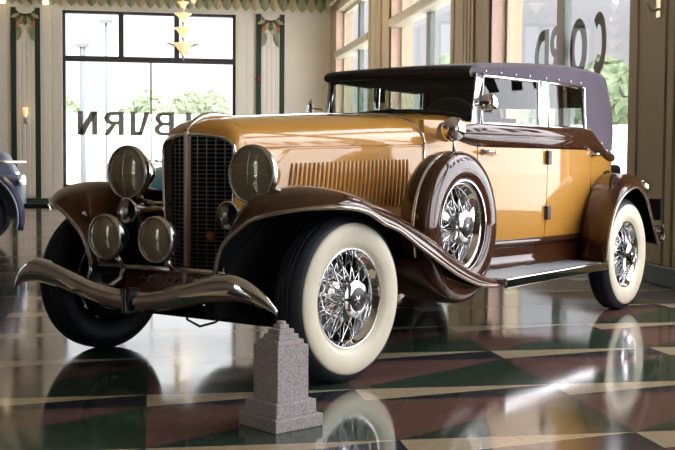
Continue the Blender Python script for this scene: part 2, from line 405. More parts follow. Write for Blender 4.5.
XG = XR + 0.21      # glass plane of the right wall
for k, (a, b) in enumerate(RIGHT_WINS):
    c = (a + b) / 2 + (0.12 if k == 2 else 0)
    fr = MB()
    fr.box(XG - .03, XG + .04, a, a + .07, WB, WT).box(XG - .03, XG + .04, b - .07, b, WB, WT).box(XG - .03, XG + .04, a, b, WB, WB + .08).box(XG - .03, XG + .04, a, b, WT - .07, WT)
    w = struct(fr.build('window_%d' % (k + 1), 'frame_light'))
    MB().box(XG - .05, XG + .05, c - .12, c + .12, WB + .08, WT - .07).build('mullion', 'frame_green', w, bevel=.01)
    MB().box(XR - .06, XG + .04, a + .0, b - .0, 3.50, 3.66).build('transom', 'frame_light', w, bevel=.03)
    MB().box(XG, XG + .008, a + .05, b - .05, WB + .05, 3.52).build('pane', 'glass_right', w)
    MB().box(XG, XG + .008, a + .05, b - .05, 3.64, WT - .05).build('pane', 'glass_right', w)
    MB().box(XR - .04, XG, a - .03, b + .03, WB - .05, WB).build('sill', 'frame_light', w)
    # far and near reveals faced in rosy marble
    MB().box(XR - .004, XG - .03, b - .012, b + .004, WB, WT).build('jamb_lining', 'jamb', w)
    MB().box(XR - .004, XG - .03, a - .004, a + .012, WB, WT).build('jamb_lining', 'jamb', w)
    if k == 2:   # the word on the glass, read from the street
        letters(w, 'CORD', lambda i: ((XG + .012, [10.82, 11.33, 12.03, 12.50][i], 1.95), (0, 1, 0), [.40, .50, .44, .48][i], .64, (1, 0, 0)), ['letter', 'letter', 'letter_pale', 'letter_pale'])
    if k == 3:
        letters(w, 'AUBURN', lambda i: ((XG + .012, 3.75 + i * .62 + (.1 if i > 2 else 0), 1.75), (0, 1, 0), .47, .60, (1, 0, 0)), 'letter')
# far window
YG = YF + .2
fr = MB(); fr.box(FW0, FW0 + .07, YG - .12, YG + .04, FB, FT).box(FW1 - .07, FW1, YG - .12, YG + .04, FB, FT).box(FW0, FW1, YG - .12, YG + .04, FT - .07, FT).box(FW0, FW1, YG - .12, YG + .04, FB, FB + .07)
w = struct(fr.build('window_6', 'frame'))
MB().box(FW0 + .06, FW1 - .06, YG - .14, YG + .05, 3.40, 3.53).build('transom', 'frame', w)
MB().box(-.82, -.70, YG - .10, YG + .04, 3.53, FT - .06).build('mullion', 'frame', w)
MB().box(.50, .62, YG - .10, YG + .04, 3.53, FT - .06).build('mullion', 'frame', w)
MB().box(-.075, -.035, YG - .03, YG + .03, FB + .06, 3.40).build('mullion', 'frame_green', w)
MB().box(FW0 + .05, FW1 - .05, YG, YG + .008, FB + .05, 3.45).build('pane', 'glass', w)
MB().box(FW0 + .05, FW1 - .05, YG, YG + .008, 3.5, FT - .05).build('pane', 'glass', w)
letters(w, ' VBURN', lambda i: ((([1.86, 1.26, .50, -.08, -.70, -1.33][i]), YG + .012, 1.655), (-1, 0, 0), [.5, .48, .48, .47, .49, .47][i], .57, (0, 1, 0)), 'letter')
for k, (a, b) in enumerate(BACK_WINS):
    w = struct(MB().box(a, a + .07, YB - .25, YB - .18, WB, WT).box(b - .07, b, YB - .25, YB - .18, WB, WT).box(a, b, YB - .25, YB - .18, WB, WB + .07).box(a, b, YB - .25, YB - .18, WT - .07, WT).build('window_7', 'frame'))
    MB().box(a, b, YB - .26, YB - .12, 3.5, 3.64).build('transom', 'frame_light', w)
    MB().box((a + b) / 2 - .06, (a + b) / 2 + .06, YB - .26, YB - .16, WB, 3.5).build('mullion', 'frame', w)
    MB().box(a + .05, b - .05, YB - .22, YB - .21, WB + .05, WT - .05).build('pane', 'glass', w)

for k, (a, b) in enumerate(FILL_WINS_LEFT):  # frames for the added light openings on the unseen left side
    w = struct(MB().box(XL - .2, XL - .13, a, a + .07, WB, WT).box(XL - .2, XL - .13, b - .07, b, WB, WT).box(XL - .2, XL - .13, a, b, WB, WB + .07).box(XL - .2, XL - .13, a, b, WT - .07, WT).build('window_%d' % (8 + k), 'frame'))
    MB().box(XL - .22, XL - .08, a, b, 3.5, 3.64).build('transom', 'frame_light', w)
    MB().box(XL - .22, XL - .12, (a + b) / 2 - .06, (a + b) / 2 + .06, WB, 3.5).build('mullion', 'frame', w)
    MB().box(XL - .17, XL - .16, a + .05, b - .05, WB + .05, WT - .05).build('pane', 'glass', w)

# pilasters, flutes, baseboards, cornice
def flutes(mb, axis, lo, hi, face, z0, z1, n, depth=.025):
    step = (hi - lo) / n
    for i in range(n):
        a = lo + i * step + step * .14; b = lo + (i + 1) * step - step * .14
        if axis == 'X': mb.box(a, b, face - depth, face + .01, z0, z1)
        else: mb.box(face - depth, face + .01, a, b, z0, z1)
t = 0
for (a, b) in ((-3.30, -2.63), (2.47, 3.16)):
    t += 1
    mb = MB(); mb.box(a + .10, b - .10, YF - .04, YF + .01, .2, 4.62); flutes(mb, 'X', a + .12, b - .12, YF - .04, .2, 4.1, 4, .010)
    struct(mb.build('trim_%d' % t, 'pilaster', bevel=.006))
    for (c, d) in ((a, a + .12), (b - .12, b)):
        t += 1
        struct(MB().box(c, d, YF - .05, YF + .01, .0, 4.62).build('trim_%d' % t, 'green'))
t += 1; mb = MB()
for (a, b, n) in ((-9.0, -3.34, 14), (-2.60, -2.16, 2), (2.0, 2.44, 2)):
    flutes(mb, 'X', a, b, YF, .22, 4.62, n, .006)
struct(mb.build('trim_%d' % t, 'pilaster', bevel=.004))
# right wall pilasters with grooves
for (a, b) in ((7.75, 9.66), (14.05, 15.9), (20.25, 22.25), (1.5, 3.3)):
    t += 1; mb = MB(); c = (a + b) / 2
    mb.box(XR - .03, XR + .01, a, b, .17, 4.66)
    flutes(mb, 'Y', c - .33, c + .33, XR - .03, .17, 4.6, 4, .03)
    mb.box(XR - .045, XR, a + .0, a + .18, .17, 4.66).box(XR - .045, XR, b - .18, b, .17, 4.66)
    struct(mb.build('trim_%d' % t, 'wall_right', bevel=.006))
struct(MB().box(XR - .075, XR + .005, YB, YF, 0, .17).build('baseboard_right', 'green', bevel=.01))
mb = MB(); mb.box(XL, XR - .08, YF - .07, YF + .005, 0, .14)
struct(mb.build('baseboard_far', 'green', bevel=.01))

def leaf_row(name, p0, d, nrm, length, n, z0, h):
    """A band of overlapping stylised leaves in relief."""
    mb = MB(); p0 = Vector(p0); d = Vector(d); nrm = Vector(nrm); st = length / n
    mb.add([p0 + Vector((0, 0, z0 + h * .5)), p0 + d * length + Vector((0, 0, z0 + h * .5)), p0 + d * length + Vector((0, 0, ZC)) , p0 + Vector((0, 0, ZC))], [(0, 1, 2, 3)])
    for row in (1, 0):
        for i in range(n):
            mb.cur = (i + row) % 2 + 1 if row == 0 else 0
            c = p0 + d * ((i + .5 * row + .25) * st) + nrm * (.05 + .03 * (1 - row))
            zb = z0 + row * h * .42
            pts = [(-.52, 1), (-.55, .6), (-.36, .25), (0, 0), (.36, .25), (.55, .6), (.52, 1)]
            ring = [c + d * (x * st) + Vector((0, 0, zb + z * h * .75)) + nrm * (.07 * (1 - z) ** 1.5) for (x, z) in pts]
            mid = [c + Vector((0, 0, zb + z * h * .75)) + nrm * (.05 + .09 * (1 - z) ** 1.5) for (x, z) in pts[:3]]
            k = ring + [c + Vector((0, 0, zb + .75 * h)) + nrm * .05, c + Vector((0, 0, zb + .3 * h)) + nrm * .08]
            mb.add(k, [(0, 1, 8, 7), (1, 2, 8), (2, 3, 8), (3, 4, 8), (4, 5, 8), (5, 6, 7, 8)])
    o = mb.build(name, 'leaf_a', None, mats=['leaf_b', 'leaf_c'], weld=False)
    for p, i in zip(o.data.polygons, mb.mi): p.material_index = i
    md = o.modifiers.new('solidify', 'SOLIDIFY'); md.thickness = .02
    return struct(o)
t += 1; leaf_row('trim_%d' % t, (-9, YF - .02, 0), (1, 0, 0), (0, -1, 0), 13.2, 58, 4.66, .46)
t += 1; leaf_row('trim_%d' % t, (XR - .04, 1, 0), (0, 1, 0), (-1, 0, 0), 26.2, 96, 4.70, .46)

def capital_fan(xc, who):
    g = thing('relief_fan', 'painted plaster fan relief at the top of the %s green striped pilaster' % who, 'wall relief', (xc, YF - .06, 4.55), 0, 'pilaster fan reliefs')
    cr = MB(); n = 12
    outer = [(.22 * math.cos(PI + PI * i / n), .19 * math.sin(PI + PI * i / n)) for i in range(n + 1)]
    inner = [(.20 * math.cos(PI + PI * i / n), .10 * math.sin(PI + PI * i / n) + .02) for i in range(n + 1)]
    for i in range(n):
        q = [outer[i], outer[i + 1], inner[i + 1], inner[i]]
        cr.prism([(x, -.02, z) for x, z in q], (0, .03, 0))
    cr.build('crescent', 'green', g, weld=False)
    MB().prism([(.20 * math.cos(PI + PI * i / 14), -.03, .02 + .10 * math.sin(PI + PI * i / 14)) for i in range(15)], (0, .03, 0)).build('half_moon', 'wall', g)
    for i in range(7):
        a = math.radians(-150 + i * 20); m = MB()
        dx, dz = math.cos(a), math.sin(a); px, pz = -dz, dx
        pts = [(.15, -.014), (.30, -.042), (.37, 0), (.30, .042), (.15, .014)]
        m.prism([(dx * r + px * s, -.05, dz * r * .95 + pz * s) for r, s in pts], (0, .06, 0))
        m.build('petal', ['leaf_b', 'leaf_a'][i % 2], g)
    for s in (-1, 1):
        m = MB(); m.box(min(s * .15, s * .22), max(s * .15, s * .22), -.05, .0, -.38, -.10); m.build('flower_bar', 'orange', g, bevel=.02)
        m = MB(); m.prism([(s * .20, -.04, -.36), (s * .20, -.04, -.72), (s * .13, -.04, -.66), (s * .08, -.04, -.52), (s * .10, -.04, -.40)], (0, .05, 0)); m.build('scroll_leaf', 'leaf_c', g)
capital_fan(-2.965, 'left'); capital_fan(2.815, 'right')
# half of a third fan shows in the right corner, on the side wall pilaster
def sconce(label, loc, rz, grp='wall sconces'):
    g = thing('wall_sconce', label, 'wall lamp', loc, rz, grp)
    MB().box(-.05, .05, -.0, .03, -.16, .16).build('back_plate', 'silver', g, bevel=.01)
    MB().tube([(0, 0, -.08), (0, -.06, -.10), (0, -.10, -.04), (0, -.10, .02)], .012, 8).build('arm', 'silver', g, True)
    MB().lathe([(.001, -.0), (.03, .0), (.055, .10), (.065, .22), (.06, .22), (.03, .02)], (0, -.10, 0), 'Z', 16).build('lamp_shade', 'shade', g, True)
sconce('warm lit wall sconce on the left pilaster of the far wall', (-2.965, YF - .07, 2.05), 0)
sconce('wall sconce high on the fluted pilaster beside the right edge', (XR - .07, 9.02, 2.42), -PI / 2)
for (x, lab) in ((-3.45, 'small bright cornice lamp left of the left pilaster'), (-2.48, 'small bright cornice lamp right of the left pilaster')):
    g = thing('cornice_lamp', lab, 'lamp', (x, YF - .22, 4.70), 0, 'cornice lamps')
    MB().lathe([(.001, -.03), (.06, -.02), (.075, .03), (.05, .07), (.001, .08)], (0, 0, 0), 'Z', 14).build('bulb', 'bulb', g, True)
    MB().tube([(0, 0, .06), (0, .1, .10), (0, .22, .10)], .02, 8).build('bracket', 'silver', g, True)
g = thing('alarm_bell', 'small red alarm fixture on the green stripe beside the far window', 'alarm', (2.52, YF - .09, 3.05))
MB().lathe([(.001, -.05), (.05, -.05), (.07, -.02), (.07, .03)], (0, 0, 0), 'Y', 16).build('bell', 'red', g, True)
MB().box(-.04, .04, .0, .04, -.05, .05).build('back_box', 'frame', g)

# chandelier
def chandelier(label, loc, s=1.0):
    g = thing('chandelier', label, 'chandelier', loc, 0, 'art deco chandeliers')
    ztop = ZC - loc[2]
    MB().tube([(0, 0, .1 * s), (0, 0, ztop - .01)], .018, 8).build('stem', 'silver', g, True)
    z = 0
    for (r, h) in ((.20, .27), (.17, .23), (.155, .21), (.10, .16), (.10, .16)):
        m = MB().lathe([(.03, .06), (.045, .10 * h / .2), (.075 * r / .2, .55 * h), (r * .62, .84 * h), (r * .97, h), (r * .99, h + .01), (r * .60, .88 * h), (.05, .6 * h)], (0, 0, z), 'Z', 24)
        m.build('lamp_shade', 'shade', g, True)
        MB().lathe([(.001, -.02), (.022, .02), (.034, .07), (.03, .075)], (0, 0, z), 'Z', 12).build('finial', 'silver', g, True)
        z += h + .04
    ld = bpy.data.lights.new('chandelier_lamp', 'POINT'); ld.energy = 260; ld.color = (1, .74, .45); ld.shadow_soft_size = .03
    lo = bpy.data.objects.new('chandelier_lamp', ld); lo.location = (0, -.06, 1.24); lo.parent = g; col.objects.link(lo)
    for s_ in (-1, 1):
        m = MB(); m.prism([(s_ * .03, -.01, .05), (s_ * .10, -.01, .2), (s_ * .33, -.01, .285), (s_ * .15, -.01, .27), (s_ * .05, -.01, .18)], (0, .02, 0)); m.build('fin', 'silver', g)
    return g
chandelier('tiered art deco chandelier glowing in front of the far window', (.52, 20.0, 2.82))
chandelier('tiered chandelier farther back, half hidden at the top edge', (.82, 23.5, 4.22))

# ------------------------------------------------------------------ the cream and brown car (local: x to the tail, y to its far side, z up)
car = thing('vintage_convertible_car', 'cream and brown vintage convertible sedan with plum top and wide whitewall tyres', 'car', (0.293, 5.663, 0), math.radians(45.3))
BX = [-.10, .40, 1.25, 1.70, 2.10, 2.50, 3.00, 3.45, 3.68, 3.80, 3.88, 3.93, 3.95, 3.955]
BW = [.235, .330, .478, .553, .610, .652, .675, .665, .635, .590, .520, .420, .250, 0]
_fine = crom([(x, y, 0) for x, y in zip(BX[:9], BW[:9])], 80)
def hw(X):
    if X <= BX[8]: return interp(X, [p.x for p in _fine], [p.y for p in _fine])
    return interp(X, BX, BW)
def both(fn):
    for s in (-1, 1): fn(s)

# --- body sides, panel by panel, with shut lines between them
ZL = [.53, .56, .66, .80, .95, 1.06, 1.125, 1.20, 1.265]
def tumble(z): return interp(z, [.53, .66, .95, 1.15, 1.27], [-.020, -.004, 0, -.002, -.006])
def panel(name, s, x0, x1, n, zl, off=0.0, mat='cream'):
    m = MB(); rows = []
    for i in range(n + 1):
        X = x0 + (x1 - x0) * i / n
        rows.append([(X, s * (hw(X) + off + tumble(z)), z) for z in zl])
    m.grid(rows)
    # returned edges give the panel thickness
    for r in (rows[0], rows[-1]):
        m.grid([r, [(p[0], p[1] - s * .03, p[2]) for p in r]])
    return m.build(name, mat, car, True, autosmooth=40)
for s in (-1, 1):
    panel('cowl_side', s, 1.262, 1.745, 10, ZL)
    fd = panel('front_door', s, 1.753, 2.528, 14, ZL)
    rd = panel('rear_door', s, 2.536, 3.20, 12, ZL)
    # door furniture
    for (d, x0, z) in ((fd, 1.80, 1.088), (rd, 3.205, 1.088)):
        y = s * (hw(x0) + .0)
        m = MB(); m.lathe([(.001, -.005), (.022, -.005), (.020, .008), (.012, .012), (.011, .05), (.001, .055)], (0, 0, 0), 'Y', 14)
        if s < 0: m.xf(Matrix.Rotation(PI, 4, 'Z'))
        m.xf(Matrix.Translation((x0, y, z)))
        m.tube([(x0 - .035, y + s * .045, z), (x0, y + s * .05, z + .004), (x0 + .05, y + s * .048, z), (x0 + .125, y + s * .035, z - .016)], [.008, .012, .011, .007], 8)
        m.build('door_handle', 'chrome', d, True, weld=False)
    for z in (.70, 1.06):
        m = MB(); y = s * (hw(2.53)); m.box(2.508, 2.556, min(y - s * .01, y + s * .022), max(y - s * .01, y + s * .022), z - .045, z + .045)
        m.build('hinge', 'steel', fd, bevel=.006)
# rear quarters and tail in one sweep
m = MB(); plan = [(3.208, s_) for s_ in (0,)]
pts = [(X, -hw(X)) for X in (3.208, 3.30, 3.45, 3.55, 3.68, 3.75, 3.80, 3.85, 3.88, 3.91, 3.93, 3.945, 3.95)]
pts = pts + [(3.955, 0)] + [(x, -y) for x, y in reversed(pts)]
pl = [Vector((p[0], p[1], 0)) for p in pts]
ctr = Vector((3.0, 0, 0))
def tail_ring(z, grow): return [((p.x + grow * (p.x - 3.2) / .75, p.y * (1 + grow), z)) for p in pl]
m.grid([tail_ring(z, g) for z, g in ((.45, .03), (.53, .02), (.70, .012), (.90, .0), (1.05, -.005), (1.16, -.01), (1.20, -.02))])
m.build('rear_body', 'cream', car, True)
# dark inner tub that shows through the shut lines, floor pan and wheel boxes
m = MB(); pl2 = [(X, (hw(X) - .03)) for X in (1.27, 1.5, 1.75, 2.1, 2.5, 3.0, 3.45, 3.7, 3.85)]
rows = [[(x, -y, z) for x, y in pl2] + [(x, y, z) for x, y in reversed(pl2)] for z in (.46, 1.20)]
m.grid(rows, False, True); m.f.append(tuple(range(len(rows[0])))); m.mi.append(0)
m.build('inner_tub', 'lining', car, True, autosmooth=40)
# --- brown belt moulding, a rounded band running back from a point on the cowl, round the tail
def belt_off(a): return .024 * math.sin(PI * max(0, min(1, a))) ** .6
rows = []
xs = [1.47 + .07 * i for i in range(29)]
def belt_row(X, y, nx, ny):
    k = min(1, max(.02, (X - 1.47) / .26)); k = k ** .6
    zt = 1.262 - .0 * (1 - k); zt = 1.20 + .060 * k; zb = 1.19 - .072 * k
    zt -= interp(X, [3.2, 3.36, 3.46, 3.6], [0, .085, .145, .16]); zb -= interp(X, [3.2, 3.4, 3.6], [0, .035, .08])
    out = []
    for a in (0, .06, .2, .36, .46, .50, .54, .64, .8, .94, 1):
        o = (belt_off(a) if abs(a - .5) > .03 else .016) * k + .002
        out.append((X + nx * o, y + ny * o, zb + (zt - zb) * a))
    return out
nr = [(X, -hw(X), 0, -1) for X in xs if X < 3.46]
for X in (3.55, 3.68, 3.80, 3.88, 3.93, 3.95):
    e = .02; dy = (hw(min(X + e, 3.954)) - hw(X - e)) / (2 * e); L_ = math.hypot(1, dy); nr.append((X, -hw(X), -dy / L_, -1 / L_))
nr += [(3.957, 0, 1, 0)] + [(x, -y, nx, -ny) for x, y, nx, ny in reversed(nr)]
m = MB(); m.grid([belt_row(*q) for q in nr]); m.build('belt_moulding', 'brown', car, True)
# sill under the doors and the splash apron above the running board
for s in (-1, 1):
    m = MB(); prof = [(.0, .545), (.014, .54), (.02, .52), (.012, .50), (-.004, .495)]
    m.grid([[(X, s * (hw(X) - .012 + o), z) for o, z in prof] for X in [1.28 + .1 * i for i in range(19)]])
    m.build('sill_moulding', 'brown', car, True)
    m = MB(); prof = [(-.02, .50), (-.015, .45), (-.02, .425), (-.005, .41), (-.005, .385), (-.01, .36)]
    m.grid([[(X, s * (hw(max(X, 1.9)) + o), z) for o, z in prof] for X in [1.2 + .1 * i for i in range(20)]])
    m.build('splash_apron', 'brown', car, True)

# --- hood
def hood_sec(X, half=False):
    h = hw(X); zc = interp(X, [-.1, 0, .9, 1.7], [1.225, 1.238, 1.293, 1.315]); zk = 1.079 + .029 * (X + .1)
    P = [(1.0, .60), (1.0, .80), (1.0, .95), (1.0, zk - .008), (.985, zk - .003), (.985, zk + .003), (1.0, zk + .008),
         (.995, zk + .030), (.975, zk + .30 * (zc - zk)), (.93, zk + .52 * (zc - zk)), (.84, zk + .70 * (zc - zk)), (.68, zk + .85 * (zc - zk)), (.45, zk + .945 * (zc - zk)), (.22, zk + .985 * (zc - zk)), (.0, zc)]
    return [(X, h * a, z) for a, z in P]
HX = [-.03, .05, .15, .3, .5, .7, .9, 1.1, 1.252]
hood_side = {}
for s in (-1, 1):
    m = MB(); m.grid([[(x, s * y, z) for x, y, z in hood_sec(X)[:5]] for X in HX]); hood_side[s] = m.build('hood_side', 'cream', car, True, autosmooth=40)
m = MB(); m.grid([[(x, -y, z) for x, y, z in hood_sec(X)[4:]] + [(x, y, z) for x, y, z in reversed(hood_sec(X)[4:-1])] for X in HX]); m.build('hood_top', 'cream', car, True, autosmooth=40)
m = MB(); m.tube([(X, 0, hood_sec(X)[-1][2] + .002) for X in HX], .005, 8); m.build('hood_hinge', 'chrome', car, True)
# cowl top between hood and windscreen
CXs = [1.262, 1.35, 1.45, 1.55, 1.65, 1.74]
def cowl_sec(X):
    S_ = hood_sec(X); t_ = (X - 1.262) / .48
    return [(x, y, z + .02 * t_ * (1 if z > 1.15 else 0)) for x, y, z in S_]
m = MB(); m.grid([[(x, -y, z) for x, y, z in cowl_sec(X)[3:]] + [(x, y, z) for x, y, z in reversed(cowl_sec(X)[3:-1])] for X in CXs]); m.build('cowl_top', 'cream', car, True, autosmooth=40)
# chrome bead down the joint of hood and cowl
m = MB(); S_ = hood_sec(1.257); m.tube([(x, -y * 1.006, z + .003) for x, y, z in S_] + [(x, y * 1.006, z + .003) for x, y, z in reversed(S_[:-1])], .008, 8)
m.build('cowl_bead', 'chrome', car, True)
# louvres in the hood side
for s in (-1,):
    proto = None; N_ = 29
    for i in range(N_):
        u = i / (N_ - 1); X = .255 + u * .86; zt = 1.012 + .026 * u; zb = .872 - .105 * u
        m = MB(); rows = []
        for k in range(9):
            v = k / 8; z = zb + (zt - zb) * v; e = math.sin(PI * min(1, max(0, .04 + v * .92))) ** .35
            xx = X + .022 * (v - .5)
            y = -hw(xx)
            rows.append([(xx - .0135, y + .002, z), (xx - .010, y - .009 * e, z), (xx - .002, y - .013 * e, z), (xx + .008, y - .009 * e, z), (xx + .013, y + .002, z)])
        m.grid(rows); m.build('louvre', 'cream', hood_side[s], True, autosmooth=50)
# --- radiator shell, grille
GO = [(.0, 1.148), (.06, 1.146), (.13, 1.140), (.19, 1.128), (.222, 1.105), (.236, 1.07), (.236, .95), (.228, .80), (.218, .65), (.208, .52), (.202, .49)]
def gx(y): return -.185 + .085 * (abs(y) / .236)
m = MB()
ring = [(gx(y), -y, z) for y, z in GO]; ring_f = ring + [(x, -y, z) for x, y, z in reversed(ring[1:-1] + [ring[-1]])]
def blend(t_):
    S_ = hood_sec(-.03); P = [Vector(p) for p in S_]; P = crom([(p.x, p.y, p.z) for p in reversed(P)], 11)
    out = []
    for (y, z), q in zip(GO, P):
        a = Vector((gx(y), y, z)); b = Vector((-.03, q.y, q.z))
        r = a.lerp(b, t_); bul = math.sin(PI * t_) * .018
        # round over: rise fast then run back
        tx = t_ ** 1.6; tz = 1 - (1 - t_) ** 1.9
        r = Vector((a.x + (b.x - a.x) * tx, a.y + (b.y - a.y) * tz, a.z + (b.z - a.z) * tz))
        out.append(r)
    return out
rows = [blend(t_) for t_ in (0, .12, .3, .5, .75, 1)]
m.grid([[(p.x, -p.y, p.z) for p in r] + [(p.x, p.y, p.z) for p in reversed(r[:-1])] if False else [(p.x, -p.y, p.z) for p in reversed(r)] + [(p.x, p.y, p.z) for p in r[1:]] for r in rows])
m.build('radiator_shell', 'cream', car, True)
G2 = crom([(gx(y) - .006, y, z) for y, z in GO], 40)
m = MB(); m.tube([(p.x, -p.y, p.z) for p in reversed(G2)] + [(p.x, p.y, p.z) for p in G2[1:]], .009, 8); m.build('grille_surround', 'chrome', car, True)
def gw(z): return interp(z, [.49, .52, .65, .80, .95, 1.07, 1.105, 1.128, 1.14, 1.146], [.202, .208, .218, .228, .236, .236, .222, .19, .13, .06])
m = MB()
for s in (-1, 1):
    z = .505
    while z < 1.14:
        w_ = gw(z) - .004
        m.hexa([(gx(0) + .012, 0, z - .0017), (gx(w_) + .012, s * w_, z - .0017), (gx(w_) + .03, s * w_, z - .0017), (gx(0) + .03, 0, z - .0017),
                (gx(0) + .012, 0, z + .0017), (gx(w_) + .012, s * w_, z + .0017), (gx(w_) + .03, s * w_, z + .0017), (gx(0) + .03, 0, z + .0017)])
        z += .0205
    for y in (.045, .09, .135, .18, .216):
        zt = max(zz for zz in [.5 + .005 * k for k in range(130)] if gw(zz) > y)
        m.tube([(gx(y) + .008, s * y, .50), (gx(y) + .008, s * y, zt)], .0025, 6)
m.build('grille_mesh', pmat('grille_bars', (0.26, 0.25, 0.22), 0.4, 0.6), car, weld=False)
m = MB(); m.grid([[(gx(y) + .05, -y, z) for y, z in GO] , [(gx(0) + .05, 0, z) for y, z in GO], [(gx(y) + .05, y, z) for y, z in GO]]); m.build('radiator_core', 'under', car)
m = MB(); m.hexa([(-.200, -.011, .47), (-.200, .011, .47), (-.17, .011, .47), (-.17, -.011, .47), (-.200, -.010, 1.165), (-.200, .010, 1.165), (-.165, .010, 1.165), (-.165, -.010, 1.165)])
m.build('grille_centre_bar', 'nickel', car, bevel=.004)
m = MB(); m.lathe([(.001, -.012), (.012, -.012), (.022, -.006), (.024, .0), (.001, .002)], (gx(.13) - .002, -.115, .655), 'X', 18); m.build('grille_badge', 'badge', car, True)
# streamlined mascot over the shell
m = MB(); rows = []
for t_ in [i / 12 for i in range(13)]:
    x = -.195 + .36 * t_; z = interp(x, [-.195, -.17, -.12, -.06, 0, .165], [1.165, 1.195, 1.226, 1.246, 1.252, 1.253]); r = .020 * math.sin(PI * (.12 + .86 * t_)) ** .7
    rows.append([(x, r * math.cos(a), z + .8 * r * math.sin(a)) for a in [2 * PI * k / 12 for k in range(12)]])
m.grid(rows, False, True); m.build('hood_mascot', 'chrome', car, True)

# --- windscreen and side glass
WSX = 1.72
def ws_pt(y, v): # v 0..1 from sill to header, leaning back
    return (WSX + .05 * v + .02 * (1 - (y / .56) ** 2) * -1, y, 1.315 + .02 * (1 - (y / .56) ** 2) - .035 * (abs(y) / .56) ** 2 + v * (.25 + .01 * (1 - (y / .56) ** 2)))
fr = MB()
YS = [-.545 + 1.09 * i / 12 for i in range(13)]
fr.tube([ws_pt(y, .02) for y in YS], .014, 8).tube([ws_pt(y, .97) for y in YS], .010, 8)
wf = fr.build('windscreen_frame', 'black', car, True)
m = MB(); m.grid([[ws_pt(y, v) for y in YS] for v in (.03, .5, .97)]); m.build('windscreen_glass', 'car_glass', wf, True)
for s in (-1, 1):
    m = MB(); m.hexa([(WSX - .03, s * .545, 1.25), (WSX + .045, s * .572, 1.25), (WSX + .045, s * .545, 1.25), (WSX - .01, s * .525, 1.25), (WSX + .025, s * .548, 1.565), (WSX + .085, s * .572, 1.565), (WSX + .085, s * .545, 1.565), (WSX + .03, s * .527, 1.565)])
    m.build('windscreen_post', 'chrome', car, bevel=.006)
m = MB()
for s in (-1, 1): m.tube(crom([(1.69, 0, 1.333), (1.69, s * .30, 1.328), (1.695, s * .44, 1.308), (1.715, s * .525, 1.262), (1.742, s * .562, 1.20), (1.749, s * .566, 1.12)], 24), .008, 8)
m.build('windscreen_gasket', 'black', car, True)
# wipers
for y0 in (-.25, .22):
    m = MB(); a = Vector(ws_pt(y0, .0)) + Vector((-.02, 0, -.01)); b = Vector(ws_pt(y0 + .30, .10)) + Vector((-.02, 0, 0))
    m.tube([a, a.lerp(b, .5), b], .004, 6); m.build('wiper', 'steel', car, True)
def side_y(X, z): return hw(X) - .006 - .05 * (z - 1.26)
for s in (-1, 1):
    for (x0, x1, nm) in ((1.79, 2.425, 'front'), (2.545, 3.105, 'rear')):
        pth = []
        for X in [x0 + (x1 - x0) * i / 8 for i in range(9)]: pth.append((X, s * side_y(X, 1.262), 1.262))
        for X in [x1 - (x1 - x0) * i / 8 for i in range(9)]: pth.append((X, s * side_y(X, 1.548), 1.548))
        f_ = MB().tube(pth, .011, 8, closed=True).build('door_window_frame', 'chrome', car, True)
        m = MB(); m.grid([[(X, s * side_y(X, z), z) for X in [x0 + (x1 - x0) * i / 8 for i in range(9)]] for z in (1.262, 1.40, 1.548)])
        m.build('door_glass', 'car_glass', f_, True)
    m = MB(); q = []
    for X in (2.438, 2.53): q.append(X)
    m.hexa([(2.438, s * (side_y(2.44, 1.25) + .006), 1.25), (2.53, s * (side_y(2.53, 1.25) + .006), 1.25), (2.53, s * (side_y(2.53, 1.25) - .03), 1.25), (2.438, s * (side_y(2.44, 1.25) - .03), 1.25),
            (2.438, s * (side_y(2.44, 1.56) + .006), 1.56), (2.53, s * (side_y(2.53, 1.56) + .006), 1.56), (2.53, s * (side_y(2.53, 1.56) - .03), 1.56), (2.438, s * (side_y(2.44, 1.56) - .03), 1.56)])
    m.build('door_pillar', 'chrome', car, bevel=.006)

